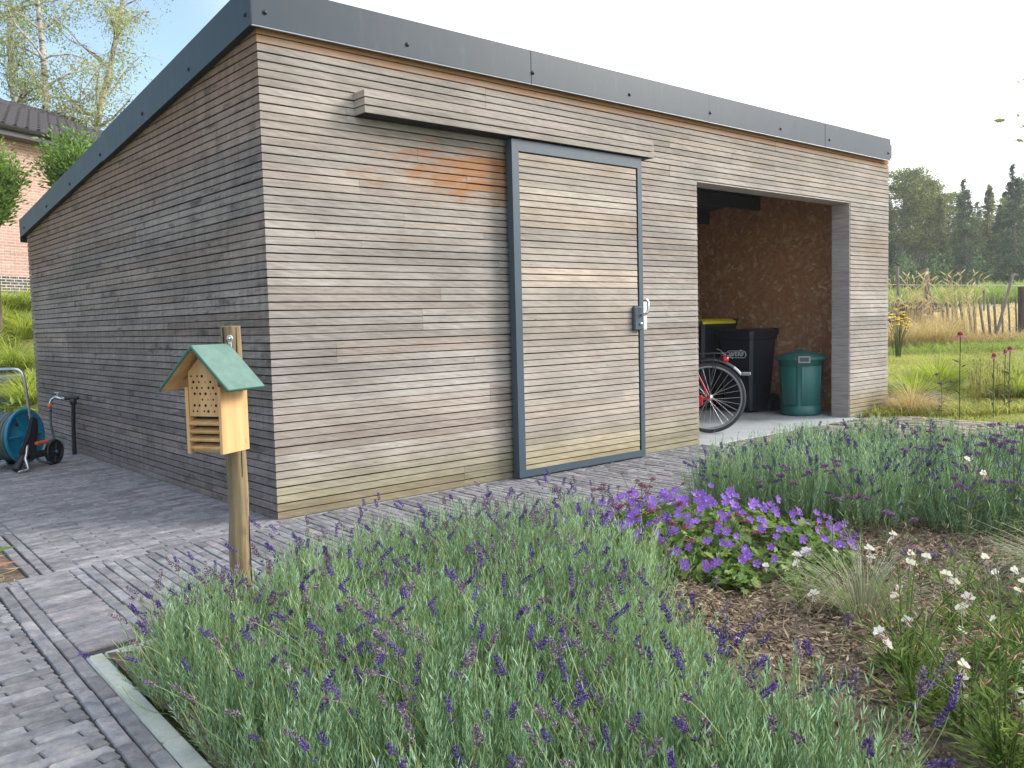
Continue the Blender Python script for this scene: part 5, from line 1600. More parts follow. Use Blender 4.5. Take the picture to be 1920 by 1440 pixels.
# ------------------------------------------------------------------ grass tufts
M['tuft_grey'] = m_leaf('tuft_grey', (.24, .27, .17), (.50, .49, .34), .7, .25, (.12, .14, .08))
M['tuft_lime'] = m_leaf('tuft_lime', (.28, .36, .05), (.60, .62, .16), .6, .5, (.14, .20, .03))
M['tuft_dry'] = m_leaf('tuft_dry', (.44, .33, .16), (.72, .60, .37), .75, .3, (.26, .18, .08))
M['tuft_green'] = m_leaf('tuft_green', (.14, .22, .05), (.36, .44, .11), .6, .4, (.07, .12, .025))
def tuft(name, label, x, y, n, h, rad, spread, droop, mat, group=None, cat='grass tuft', w=.003, z=None, sc=1.0):
    z = float(height(x, y)) if z is None else z
    t_ = thing(name, label, cat, (x, y, z), 0, group)
    th = RNG.uniform(0, 6.28, n); rr = np.sqrt(RNG.uniform(0, 1, n))
    P = np.stack([np.cos(th)*rr*rad*.35, np.sin(th)*rr*rad*.35, np.full(n, -.02)], 1)
    D = unit(np.stack([np.cos(th)*rr*spread, np.sin(th)*rr*spread, np.ones(n)], 1) + RNG.normal(size=(n, 3))*.12)
    g_ = blade_groups(P, D, h*RNG.uniform(.55, 1.1, n), w*RNG.uniform(.7, 1.2, n), droop*RNG.uniform(.5, 1.4, n), 0, np.clip(RNG.normal(.5, .25, n), 0, 1))
    tag(link('blades', np_mesh('blades', g_, mat), t_), None, None, None, 'stuff')
    return t_
tuft('grass_tuft', 'wispy grey green grass tuft among the white gaura', .78, -3.08, 420, .42, .22, .9, .8, M['tuft_grey'], 'grass tufts in the bed', w=.0022, z=0)
tuft('grass_tuft', 'arching dry tan grass tuft at the right frame edge', 1.62, -3.52, 520, .52, .25, 1.1, 1.1, M['tuft_grey'], 'grass tufts in the bed', w=.0026, z=0)
tuft('grass_tuft', 'thin dry grass tuft on the bare soil behind the gaura', 1.35, -3.30, 160, .32, .2, 1.2, 1.0, M['tuft_grey'], 'grass tufts in the bed', w=.0018, z=0)

# ------------------------------------------------------------------ neighbour's house
HOU = np.array([.88, .475]); HOU /= np.linalg.norm(HOU)       # along the facade
HOI = np.array([-HOU[1], HOU[0]])                             # into the house
h0 = np.array([2.35, 17.75])                                  # facade point near the left frame edge
HB, HE, HR = 1.90, 5.55, 7.45                                 # base, eaves, ridge
def HPt(u, d, z): p = h0 + HOU*u + HOI*d; return (p[0], p[1], z)
def m_facade(name, a, b_, mortar, msize):
    t = NT(name); p = t.pos(); s = t.sep(p)
    u = t.math('ADD', t.math('MULTIPLY', s[0], float(HOU[0])), t.math('MULTIPLY', s[1], float(HOU[1])))
    br = t.new('ShaderNodeTexBrick'); t.l.new(t.comb(u, s[2], 0.0), br.inputs['Vector'])
    br.inputs['Scale'].default_value = 1.0; br.inputs['Brick Width'].default_value = .22; br.inputs['Row Height'].default_value = .065
    br.inputs['Mortar Size'].default_value = msize; br.inputs['Mortar Smooth'].default_value = .2; br.inputs['Bias'].default_value = 0
    br.inputs['Color1'].default_value = (*a, 1); br.inputs['Color2'].default_value = (*b_, 1); br.inputs['Mortar'].default_value = (*mortar, 1)
    n = t.noise(p, 3.0, 4)
    c = t.scale(br.outputs['Color'], t.math('MULTIPLY_ADD', n, .5, .75))
    t.bump(t.math('SUBTRACT', 1.0, br.outputs['Fac']), .5, .01)
    return t.fin(c, .85)
M['brickwall'] = m_facade('brickwall', (.35, .19, .155), (.42, .25, .205), (.48, .38, .33), .010)
M['plinth'] = m_facade('plinth', (.035, .03, .03), (.075, .06, .055), (.45, .42, .38), .011)
house = thing('brick_house', 'red brick house with dark tiled roof behind the shed', 'house', HPt(3, 4, HB))
U0, U1, DEP = -3.2, 8.0, 8.4
def obox(u0, u1, d0, d1, z0, z1, name, mat, parent, ch=0):
    b = MB().box((u0, d0, z0), (u1, d1, z1), 0, ch)
    b.v = [HPt(*p) for p in b.v]
    return b.build(name, mat, parent)
obox(U0, U1, 0, DEP, HB+.50, HE, 'wall', M['brickwall'], house)
obox(U0-.015, U1+.015, -.02, DEP+.02, HB-.6, HB+.499, 'plinth', M['plinth'], house)
M['gutter'] = m_plain('gutter', (.022, .025, .028), .4)
M['tile'] = m_plain('tile', (.055, .052, .058), .6, 0, .35, 5, .2, .25)
obox(U0-.2, U1+.2, -.42, -.001, HE-.10, HE+.02, 'soffit', M['gutter'], house)
gb = MB()
prof = [(-.42+.075*math.cos(a)-.07, HE+.09+.075*math.sin(a)) for a in np.linspace(math.pi, 2*math.pi, 8)]
n = len(prof)
gb.add([HPt(U0-.25, d_, z_) for d_, z_ in prof] + [HPt(U1+.25, d_, z_) for d_, z_ in prof], [(i, i+1, n+i+1, n+i) for i in range(n-1)], 0, True)
gb.build('gutter', M['gutter'], house)
d_r = DEP/2
slope_l = math.hypot(d_r+.45, HR-HE-.05); sl_a = math.atan2(HR-HE-.05, d_r+.45)
rb = MB()
rb.add([HPt(U0-.2, -.45, HE+.03), HPt(U1+.2, -.45, HE+.03), HPt(U1+.2, d_r, HR-.04), HPt(U0-.2, d_r, HR-.04), HPt(U1+.2, DEP+.45, HE+.03), HPt(U0-.2, DEP+.45, HE+.03)], [(0, 1, 2, 3), (3, 2, 4, 5)])
rb.add([HPt(U1, 0, HE-.01), HPt(U1, DEP, HE-.01), HPt(U1, d_r, HR-.1)], [(0, 1, 2)]); rb.add([HPt(U0, 0, HE-.01), HPt(U0, DEP, HE-.01), HPt(U0, d_r, HR-.1)], [(0, 2, 1)])
hroof = rb.build('roof', M['gutter'], house)
# one pantile: an S section, thick at its lower edge
tw, te = .30, .36
sec = [(0, .0), (.05, -.025), (.12, -.03), (.17, -.005), (.215, .055), (.26, .062), (.305, .012)]
vs = []
for (q, lift) in ((0, .085), (te+.06, .012)):
    for (u, w) in sec: vs.append((u, q, w+lift))
for (u, w) in sec: vs.append((u, .004, w+.060))
n = len(sec)
fs = [(i, i+1, n+i+1, n+i) for i in range(n-1)] + [(2*n+i, 2*n+i+1, i+1, i) for i in range(n-1)]
tile_me = MB().add(vs, fs, 0, True).mesh('roof_tile', M['tile'])
tx = Vector((HOU[0], HOU[1], 0)); ty = Vector((HOI[0]*math.cos(sl_a), HOI[1]*math.cos(sl_a), math.sin(sl_a))); tz = tx.cross(ty)
ncou = int(slope_l/te)+1
ho = origin_of(house)
cnt = 0
for c_ in range(ncou):
    u = -2.4
    while u < 4.6:
        p = Vector(HPt(u, -.45, HE+.05)) + ty*(c_*te); cnt += 1
        if cnt <= 298:
            o = link('roof_tile', tile_me, hroof)
            o.matrix_local = Matrix(((tx[0], ty[0], tz[0], p[0]-ho[0]), (tx[1], ty[1], tz[1], p[1]-ho[1]), (tx[2], ty[2], tz[2], p[2]-ho[2]), (0, 0, 0, 1)))
        u += tw
u = U0-.2
rt = MB().lathe([(.13, 0), (.14, .05), (.12, .42)], 12, (0, 0, 0), (1, 0, 0)).mesh('ridge_tile', M['tile'])
while u < 6:
    p = Vector(HPt(u, d_r, HR)); o = link('ridge_tile', rt, hroof)
    o.matrix_local = Matrix(((HOU[0], -HOU[1], 0, p[0]-ho[0]), (HOU[1], HOU[0], 0, p[1]-ho[1]), (0, 0, 1, p[2]-ho[2]), (0, 0, 0, 1))); u += .40
obox(-.2, .35, d_r+.3, d_r+.8, HR-.4, HR+.12, 'chimney', M['gutter'], hroof)

# ------------------------------------------------------------------ trees: limbs grown from a few rules
M['bark'] = m_wood('bark', (.05, .038, .028), (.14, .11, .085), (14, 14, 4), .9, False)
M['bark_pine'] = m_wood('bark_pine', (.12, .09, .07), (.30, .23, .18), (10, 10, 3), .9, False)
def m_birch():
    t = NT('birch_bark'); p = t.obj(); n = t.noise(t.vmul(p, (3, 3, 14)), 1.0, 4, .6)
    return t.fin(t.ramp(n, [(.38, (.07, .06, .05)), (.48, (.42, .37, .32)), (.7, (.62, .57, .5))]), .8)
M['birch'] = m_birch()
M['birch_leaf'] = m_leaf('birch_leaf', (.24, .30, .11), (.50, .54, .26), .6, .5, (.14, .19, .06))
def limb(p0, d, L, r0, r1, seg, wob, up, rg):
    pts = [np.array(p0, float)]; d = np.array(d, float)
    for i in range(seg):
        d = unit(d + rg.normal(size=3)*wob + np.array([0, 0, up]))
        pts.append(pts[-1] + d*L/seg)
    return pts, list(np.linspace(r0, r1, seg+1)), d
def birch(name, label, x, y, H, sd):
    rg = np.random.default_rng(sd); z0 = float(height(x, y)); t_ = thing(name, label, 'tree', (x, y, z0)); tb = MB(); tips = []
    for st in range(3):
        a = st*2.1+.4
        pts, rad, d = limb((0.25*math.cos(a), .25*math.sin(a), -.2), (math.cos(a)*.13, math.sin(a)*.13, 1), H*(1, .92, .85)[st], .17, .03, 14, .04, .03, rg); tb.tube(pts, rad, 8)
        for i in range(3, 14):
            for q in range(3):
                az = rg.uniform(0, 6.28); L = H*.24*(1.15-i/16)*rg.uniform(.7, 1.2)
                bp, br, bd = limb(pts[i], (math.cos(az), math.sin(az), .75), L, rad[i]*.45, .008, 6, .16, -.02, rg); tb.tube(bp, br, 5, cap=False)
                for j in range(2, 7):
                    for w in range(3):
                        az2 = rg.uniform(0, 6.28)
                        tp, tr, td = limb(bp[j], (math.cos(az2)*.8, math.sin(az2)*.8, .05), .75*rg.uniform(.5, 1.2), .010, .003, 4, .2, -.25, rg); tb.tube(tp, tr, 3, cap=False)
                        tips += tp[1:]
    tb.build('trunk', M['birch'], t_, False)
    tips = np.array(tips); n = 36000
    P = tips[rg.integers(0, len(tips), n)] + rg.normal(size=(n, 3))*np.array([.13, .13, .16])
    keep = np.sin(P[:, 0]*1.7+sd)*np.sin(P[:, 1]*1.9)*np.sin(P[:, 2]*1.3+1) > -.30
    P = P[keep]; n = len(P)
    V, F = leaf_quads(P, unit(rg.normal(size=(n, 3))+np.array([0, 0, -.5])), rg.uniform(.05, .10, n), rg.uniform(.035, .065, n))
    tag(link('crown', np_mesh('crown', [(V, F, 0, np.clip(rg.normal(.5, .28, n), 0, 1))], M['birch_leaf']), t_), None, None, None, 'stuff')
bp_ = depth(100, 300, 27); birch('birch_tree', 'airy birch tree with pale trunks behind the tiled roof', bp_[0], bp_[1], 13.5, 3)

M['laurel'] = m_leaf('laurel', (.11, .22, .045), (.36, .48, .13), .4, .35, (.045, .10, .02))
def laurel(label, x, y, H, W_, sd, bare):
    rg = np.random.default_rng(sd); z0 = float(height(x, y)); H = H-z0; bare = bare-z0; t_ = thing('laurel_bush', label, 'bush', (x, y, z0), 0, 'tall laurel bushes behind the shed'); tb = MB(); P, D = [], []
    for k in range(46):
        a = rg.uniform(0, 6.28); q = math.sqrt(rg.random())
        cr = H-bare; p0 = np.array([math.cos(a)*q*.06, math.sin(a)*q*.06, bare-.25]); L = (cr+.25)*(1.0-.28*q)*rg.uniform(.7, 1.05)
        pts, rad, d = limb(p0, (math.cos(a)*q*W_/cr*1.1, math.sin(a)*q*W_/cr*1.1, 1), L, .016, .005, 10, .06, .03, rg); tb.tube(pts, rad, 4, cap=False)
        for j in range(2, 11):
            for w in range(30):
                f_ = rg.random(); c_ = pts[j-1]*(1-f_) + pts[j]*f_; dd = unit(rg.normal(size=3)*np.array([1, 1, .4]) + np.array([0, 0, .75]))
                s_ = dd*rg.uniform(.0, .26); P.append(c_ + s_*np.array([1, 1, .5])); D.append(dd)
    tb.tube([(0, 0, -.2), (.02, .01, bare*.5), (0, 0, bare-.2)], [.06, .05, .04], 8)
    tb.build('branches', M['bark'], t_, False)
    P, D = np.array(P), np.array(D)
    s_ = P[:, 2] + rg.normal(size=len(P))*.10 > bare
    P, D = P[s_], D[s_]; n = len(P)
    V, F = leaf_quads(P, D, rg.uniform(.05, .092, n), rg.uniform(.022, .034, n))
    tag(link('foliage', np_mesh('foliage', [(V, F, 0, np.clip(rg.normal(.5, .25, n) + .12*(P[:, 2]/H-.5), 0, 1))], M['laurel']), t_), None, None, None, 'stuff')
p = depth(152, 400, 13.6); laurel('fresh green laurel bush rising above the sloping roof edge', p[0], p[1], 4.25, .55, 5, 3.1)
p = depth(-16, 420, 13.2); laurel('laurel bush at the left frame edge before the brick house', p[0], p[1], 4.2, .45, 6, 2.85)

# ------------------------------------------------------------------ garden strip behind the shed, left
GL = 'lime ornamental grasses left of the shed'
for i, (px, py, dp, h, nb) in enumerate(((52, 775, 11.6, .62, 330), (28, 715, 12.8, .75, 380), (48, 670, 14.2, .75, 380), (8, 668, 14.4, .7, 330), (50, 628, 15.6, .7, 300), (15, 632, 15.4, .65, 300), (66, 735, 12.2, .55, 260), (-14, 705, 13.4, .7, 300))):
    p = depth(px, py, dp)
    tuft('ornamental_grass', ('lime grass tuft low at the shed back corner', 'large lime grass tuft above the hose reel handle', 'lime grass tuft half hidden by the shed back edge', 'lime grass tuft at the left frame edge halfway up the slope', 'upper lime grass tuft touching the shed edge', 'upper lime grass tuft below the pale stones', 'slim lime grass tuft against the shed back corner', 'lime grass tuft cut by the left frame edge')[i], p[0], p[1], nb*2, h, .40, 1.25, .9, M['tuft_lime'], GL, 'ornamental grass', .010)
M['slate'] = m_concrete('slate', (.10, .11, .125), (.20, .21, .225), 4)
for i, (px, py, dp, w, d, lb) in enumerate(((14, 748, 12.4, .75, .42, 'lower grey slate step behind the hose reel'), (30, 770, 11.7, .7, .4, 'grey slate step nearest the hose reel'), (6, 722, 13.2, .7, .4, 'upper grey slate step between lime grasses'))):
    p = depth(px, py, dp); z = float(height(p[0], p[1])); r = random.Random(i); n = 10
    ring = [(math.cos(2*math.pi*k/n)*w/2*r.uniform(.85, 1.1), math.sin(2*math.pi*k/n)*d/2*r.uniform(.85, 1.1)) for k in range(n)]
    b = MB().add([(p[0]+a, p[1]+c_, z-.05) for a, c_ in ring]+[(p[0]+a, p[1]+c_, z+.055) for a, c_ in ring]+[(p[0]+a*.94, p[1]+c_*.94, z+.065) for a, c_ in ring],
        [tuple(range(2*n, 3*n))] + [(k, (k+1) % n, n+(k+1) % n, n+k) for k in range(n)] + [(n+k, n+(k+1) % n, 2*n+(k+1) % n, 2*n+k) for k in range(n)])
    t_ = b.build('slate_slab', M['slate']); tag(t_, lb, 'stone', 'slate steps behind the hose reel', 'thing')
p = depth(6, 770, 11.0)
n = 60; t_ = thing('leafy_plant', 'broad leaved green plant at the left edge behind the hose reel', 'plant', (p[0], p[1], 0))
P = RNG.normal(size=(n, 3))*np.array([.16, .16, .05]) + np.array([0, 0, .16]); D = unit(RNG.normal(size=(n, 3))*np.array([1, 1, .3]) + np.array([0, 0, .35]))
V, F = leaf_quads(P, D, RNG.uniform(.10, .18, n), RNG.uniform(.04, .07, n), side=np.tile([0, 0, 1.0], (n, 1)))
tag(link('foliage', np_mesh('foliage', [(V, F, 0, RNG.uniform(0, 1, n))], M['big_leaf']), t_), None, None, None, 'stuff')
tag(link('stems', np_mesh('stems', [stem_groups(np.stack([P*np.array([.1, .1, 0]), P*.6, P], 1), .003, 0, 4, np.full(n, .5))], M['big_leaf']), t_), None, None, None, 'stuff')
# yellow daisy with tall stalks, and a wire mesh fence before the house lawn
M['yellow'] = m_leaf('yellow', (.75, .50, .02), (.85, .66, .05), .5, .3)
p = depth(31, 573, 16.5); z0 = float(height(p[0], p[1]))
yd = thing('coneflower', 'single yellow flower with dark eye on a tall stalk left of the shed', 'flower', (p[0], p[1], z0))
hh = p[2]-z0
tag(link('stalks', np_mesh('stalks', [stem_groups(np.array([[[0, 0, 0], [.03, 0, hh*.5], [0, 0, hh]], [[.1, 0, 0], [.12, .02, hh*.5], [.16, 0, hh*1.25]], [[-.1, 0, 0], [-.1, .02, hh*.6], [-.05, 0, hh*1.45]]]), .006, 0, 4, np.full(3, .6))], M['tuft_lime']), yd), None, None, None, 'stuff')
b = MB()
for q in range(9):
    a = q*2*math.pi/9; b.add([(0, 0, 0), (.05*math.cos(a-.25), .05*math.sin(a-.25), .004), (.085*math.cos(a), .085*math.sin(a), -.004), (.05*math.cos(a+.25), .05*math.sin(a+.25), .004)], [(0, 1, 2, 3)])
b.lathe([(.03, .0), (.024, .018), (.0001, .026)], 8, m=1)
o = link('bloom', b.mesh('bloom', [M['yellow'], M['dark_back']]), yd, (0, 0, hh)); o.rotation_euler = Vector(-CF).to_track_quat('Z', 'Y').to_euler()
um = MB()
for q in range(14):
    a = q*2.4; r_ = .02+.006*q; um.tube([(-.05, 0, hh*1.45-.06), (-.05+math.cos(a)*r_, math.sin(a)*r_, hh*1.45+.01)], .002, 3); um.lathe([(.018, 0), (.0001, .008)], 6, (-.05+math.cos(a)*r_, math.sin(a)*r_, hh*1.45+.01))
um.build('seed_umbel', M['tuft_lime'], yd, False)
M['wire'] = m_plain('wire', (.42, .43, .42), .4, .5)
wf = thing('wire_fence', 'light wire mesh fence in front of the brick house', 'fence', tuple(depth(30, 560, 17.2)))
a0, a1 = np.array(depth(-60, 575, 17.2)), np.array(depth(110, 575, 17.2)); b = MB()
def gz(q): return float(height(q[0], q[1]))
for k in range(7):
    b.tube([(a0[0], a0[1], gz(a0)+.08+k*.14), (a1[0], a1[1], gz(a1)+.08+k*.14)], .003, 4)
for k in range(19):
    q = a0+(a1-a0)*k/18; b.tube([(q[0], q[1], gz(q)), (q[0]+.02*(k % 2), q[1], gz(q)+.95)], .003, 4)
b.build('mesh_wires', M['wire'], wf)
# pale stones on the slope
n = 9
for k in range(n):
    p = depth(2+6.2*k+random.uniform(-2, 2), random.uniform(598, 612), 16.2); z = gz(p); r = random.Random(k+5)
    b = MB().lathe([(.0001, -.05), (.12*r.uniform(.7, 1.2), -.02), (.14*r.uniform(.7, 1.2), .04), (.08, .09), (.0001, .10)], 7, (0, 0, 0)); b.v = [(x*(1+.2*math.sin(i)), y*.7, zq) for i, (x, y, zq) in enumerate(b.v)]
    o = link('pale_stone', b.mesh('pale_stone', M['kerb'])); o.location = (p[0], p[1], z); tag(o, '%s pale rounded stone from the left in the row above the lime grasses' % ORD[k], 'stone', 'row of pale stones on the slope')

# ------------------------------------------------------------------ right: lawn, tufts, stones
def grass_patch(name, label, n, sampler, hgt, w, mat, droop=.5, tmean=.5):
    P = sampler(n); n = len(P); th = RNG.uniform(0, 6.28, n)
    D = unit(np.stack([np.cos(th)*.55, np.sin(th)*.55, np.ones(n)], 1) + RNG.normal(size=(n, 3))*.2)
    patch = np.sin(P[:, 0]*1.9+P[:, 1]*.7)*.5 + np.sin(P[:, 1]*2.3-P[:, 0]*.8)*.5
    tint = np.clip(RNG.normal(tmean, .2, n) + .18*patch, 0, 1)
    h = np.broadcast_to(hgt, (n,))*RNG.uniform(.5, 1.2, n)*(1+.3*patch)
    g_ = blade_groups(P, D, h, w, droop, 0, tint)
    tag(link(name, np_mesh(name, g_, mat)), label, 'grass', None, 'stuff')
M['lawn'] = m_leaf('lawn', (.25, .29, .06), (.62, .57, .19), .6, .45, (.12, .17, .03))
def view_sampler(dmin, dmax, pxa, pxb, cond=None):
    def f(n):
        d = dmin*(dmax/dmin)**RNG.uniform(0, 1, n*2); px = RNG.uniform(pxa, pxb, n*2)
        rx = CR[None]*((px-960)/FPX)[:, None] + CF[None]; rx[:, 2] = 0
        xy = CAM[None, :2] + (rx*d[:, None])[:, :2]
        s_ = (xy[:, 0] > 6.7) & ~((xy[:, 0] < 7.35) & (xy[:, 1] > -.02))
        if cond is not None: s_ &= cond(xy)
        xy = xy[s_][:n]
        return np.concatenate([xy, (height(xy[:, 0], xy[:, 1])-.03)[:, None]], 1)
    return f
lawn_ok = lambda xy: (xy[:, 0] < 19.5)
grass_patch('lawn_grass', 'yellowish green lawn grass right of the shed', 52000, view_sampler(9.2, 26, 1560, 2040, lawn_ok), .17, .011, M['lawn'], .7)
grass_patch('lawn_edge_grass', 'ragged grass along the edge of the paving', 9000, view_sampler(8.6, 10.6, 1600, 2040, lambda xy: xy[:, 1] < -.2), .07, .005, M['lawn'], .9, .6)
# moss and grass in the joints before the opening
n = 2600; c_ = np.array([[4.9, -.32], [5.35, -.75], [6.1, -.45], [6.6, -.35], [6.75, -.7], [4.45, -.9], [5.9, -1.1]])
P = c_[RNG.integers(0, 7, n)] + RNG.normal(size=(n, 2))*np.array([.16, .07]); P = np.concatenate([P, np.full((n, 1), -.012)], 1)
g_ = blade_groups(P, unit(RNG.normal(size=(n, 3))*.5+np.array([0, 0, 1])), RNG.uniform(.015, .05, n), .004, .8, 0, RNG.uniform(0, 1, n))
tag(link('joint_grass', np_mesh('joint_grass', g_, M['lawn'])), 'moss and grass growing in the paving joints before the opening', 'grass', None, 'stuff')
GR = 'lime grasses on the lawn right of the shed'
for i, (x, y, h, nb) in enumerate(((8.75, 1.15, .62, 420), (8.35, .20, .48, 380), (9.9, .55, .60, 400), (9.4, -.60, .48, 360), (11.4, -.30, .55, 380), (10.5, -1.35, .42, 320))):
    tuft('ornamental_grass', ('tall lime grass tuft right behind the shed end', 'lime grass tuft beside the grey rocks at the shed end', 'lime grass tuft left of the tall coneflower', 'lime grass tuft in the middle of the lawn', 'lime grass tuft under the coneflowers at the right', 'low lime grass tuft at the right part of the lawn')[i], x, y, nb*3, h*1.25, .40, 1.15, .65, M['tuft_lime'], GR, 'ornamental grass', .008)
tuft('dry_grass', 'bleached dry grass spilling over the paving at the shed corner', 7.30, -.28, 700, .62, .30, 1.4, 1.0, M['tuft_dry'], None, 'dry grass', .004, z=0)
tuft('dry_grass', 'small bleached tuft beside the shed corner rocks', 7.75, -.25, 360, .32, .25, 1.6, 1.2, M['tuft_dry'], None, 'dry grass', .004, z=0)
M['rock'] = m_concrete('rock', (.10, .10, .095), (.22, .215, .20), 6)
def rock(label, x, y, w, d, h, sd):
    r = np.random.default_rng(sd); N = 9; rings = [(.75, -.05), (1.0, .15*h), (.92, .55*h), (.6, .92*h)]; vs, fs = [], []
    for (q, z) in rings:
        for k in range(N):
            a = 2*math.pi*k/N; s_ = r.uniform(.82, 1.12); vs.append((math.cos(a)*w/2*q*s_, math.sin(a)*d/2*q*s_, z+r.uniform(-.04, .04)*h))
    vs.append((0, 0, h))
    for i in range(3):
        for k in range(N): fs.append((i*N+k, i*N+(k+1) % N, (i+1)*N+(k+1) % N, (i+1)*N+k))
    for k in range(N): fs.append((3*N+k, 3*N+(k+1) % N, 4*N))
    o = MB().add(vs, fs).build('rock', M['rock']); o.location = (x, y, gz((x, y))); tag(o, label, 'rock', 'rocks at the shed end')
rock('large dark grey rock at the right end of the shed', 8.35, .42, .42, .36, .24, 1)
rock('flat pale rock in front of the larger one at the shed end', 8.30, -.02, .42, .34, .16, 2)
# coneflowers on the lawn
M['cone'] = m_plain('cone', (.22, .04, .02), .8); M['petal_pink'] = m_leaf('petal_pink', (.42, .10, .22), (.58, .22, .36), .6, .3)
for i, (px, py, dp) in enumerate(((1801, 628, 8.9), (1894, 655, 9.2), (1864, 668, 9.0), (1885, 661, 9.6))):
    p = depth(px, py, dp); t_ = thing('coneflower', ('tallest pink coneflower with drooping petals on the lawn', 'pink coneflower near the right frame edge', 'pink coneflower, lowest of the three at the right', 'small pink coneflower between two others at the right')[i], 'flower', (p[0], p[1], 0), 0, 'pink coneflowers on the lawn')
    h = p[2]; sc_ = (1, .85, .8, .6)[i]
    MB().tube([(0, 0, -.02), (.015, .01, h*.5), (0, 0, h)], .005, 5).build('stem', M['wiry'], t_, False)
    b = MB().lathe([(.026*sc_, -.004), (.03*sc_, .012), (.02*sc_, .03), (.0001, .036)], 10, (0, 0, h)); b.build('cone', M['cone'], t_, False)
    b = MB()
    for q in range(13):
        a = q*2*math.pi/13; u_, w_ = math.cos(a), math.sin(a); e = .22
        b.add([(u_*.024*sc_, w_*.024*sc_, h), (.045*sc_*math.cos(a-e), .045*sc_*math.sin(a-e), h-.012), (u_*.066*sc_, w_*.066*sc_, h-.034*sc_), (.045*sc_*math.cos(a+e), .045*sc_*math.sin(a+e), h-.012)], [(0, 1, 2, 3)])
    b.build('petals', M['petal_pink'], t_, False)
    n = 10; Pz = RNG.uniform(.05, h*.7, n); th = RNG.uniform(0, 6.28, n); V, F = leaf_quads(np.stack([np.zeros(n)+.006, np.zeros(n), Pz], 1), unit(np.stack([np.cos(th), np.sin(th), np.full(n, .5)], 1)), .09, .02)
    tag(link('leaves', np_mesh('leaves', [(V, F, 0, RNG.uniform(0, 1, n))], M['wiry']), t_), None, None, None, 'stuff')
p = depth(1766, 706, 8.6)
wiry_plant('verbena', 'violet verbena head alone over the lime grass on the lawn', 'verbena', p[0], p[1], 4, float(p[2]), .05, cl_v, None)
p = depth(1684, 598, 19); t_ = thing('ragwort', 'yellow flowered ragwort right behind the shed end', 'flower', (p[0], p[1], gz(p)))
hh = p[2]-gz(p); pth = []; b = MB()
for k in range(34):
    e = np.array([random.gauss(0, .13), random.gauss(0, .13), hh + random.gauss(0, .10)]); pth.append([np.array([e[0]*.2, e[1]*.2, 0]), e*np.array([.4, .4, .6]), e])
    b.lathe([(.045, -.005), (.03, .012), (.0001, .016)], 7, tuple(e))
b.build('blooms', M['yellow'], t_, False)['kind'] = 'stuff'
tag(link('stems', np_mesh('stems', [stem_groups(np.array(pth), .004, 0, 4, np.full(34, .0))], M['tuft_green']), t_), None, None, None, 'stuff')
# plantain spikes in the lawn
n = 120; P = view_sampler(9.5, 12, 1820, 1910)(n); n = len(P); hh = RNG.uniform(.25, .45, n); E_ = P + np.stack([RNG.normal(size=n)*.03, RNG.normal(size=n)*.03, hh], 1)
V, F = bipyr(E_, unit(E_-P), .05, .012)
tag(link('plantain_spikes', np_mesh('plantain_spikes', [stem_groups(np.stack([P, (P+E_)/2, E_], 1), .0022, 0, 3, np.full(n, .3)), (V, F, 0, np.full(len(F), .1))], M['tuft_dry'])), 'brown plantain seed spikes standing in the lawn', 'grass', None, 'stuff')

# ------------------------------------------------------------------ right: fence, tall dry grass, log pile
FD = 24.0
M['oldwood'] = m_wood('oldwood', (.13, .105, .085), (.30, .25, .20), (20, 20, 4), .85, False)
pf = thing('paling_fence', 'leaning chestnut paling fence with gappy stakes at the edge of the field', 'fence', tuple(depth(1840, 640, FD)))
def stake(px0, py0, px1, py1, r, name='paling', mat='oldwood', dd=0.0, parent=None, sharp=True):
    a, b_ = depth(px0, py0, FD+dd), depth(px1, py1, FD+dd)
    d = unit(b_-a)
    pts = [a - d*.25, a*.6+b_*.4 + RNG.normal(size=3)*.008, b_ - d*.07, b_] if sharp else [a - d*.25, a*.5+b_*.5, b_]
    rad = [r, r, r*.9, r*.3] if sharp else [r, r, r]
    return MB().tube(pts, rad, 7).build(name, M[mat], parent or pf)
for q in (((1788, 626), (1786, 566)), ((1808, 620), (1799, 564)), ((1822, 622), (1812, 554)), ((1829, 628), (1825, 562)), ((1846, 632), (1835, 556)), ((1857, 628), (1851, 556)), ((1868, 636), (1863, 554)), ((1880, 634), (1878, 555)), ((1893, 628), (1890, 556)), ((1906, 636), (1904, 556)), ((1796, 622), (1790, 570)), ((1778, 615), (1775, 566)), ((1768, 612), (1766, 568)), ((1918, 634), (1917, 557))):
    stake(*q[0], *q[1], .035 if random.random() < .7 else .025)
w0 = MB()
for py in (575, 612):
    pts = [depth(px, py + 3*math.sin(px*.05), FD-.04) for px in range(1765, 1960, 10)]; w0.tube(pts, .006, 4)
w0.build('binding_wire', M['wire'], pf)
lp_ = thing('leaning_pole', 'long grey pole leaning across the paling fence', 'pole', tuple(depth(1868, 636, FD-.15)))
stake(1867, 632, 1900, 512, .04, 'pole', 'oldwood', -.15, lp_, False)
b = MB().tube([depth(1900, 514, FD-.15), depth(1908, 516, FD-.15)], .02, 5); b.build('side_twig', M['oldwood'], lp_)
fp = thing('fence_post', 'thick dark fence post cut by the right frame edge', 'post', tuple(depth(1917, 640, FD-.3)))
stake(1917, 642, 1917, 538, .11, 'post', 'bark', -.3, fp, False)
lpst = thing('fence_post', 'stout grey fence post leaning left above the log pile', 'post', tuple(depth(1745, 600, FD+.5)))
stake(1746, 605, 1734, 504, .10, 'post', 'oldwood', .5, lpst, False)
tpst = thing('fence_post', 'thin grey stake standing in the dry grass by the shed', 'post', tuple(depth(1684, 590, FD+.5)))
stake(1685, 590, 1683, 500, .04, 'post', 'oldwood', .5, tpst, False)
stake(1845, 570, 1845, 541, .04, 'post', 'oldwood', 9, thing('fence_post', 'short stake in the stubble field behind the paling fence', 'post', tuple(depth(1845, 570, FD+9))), False)
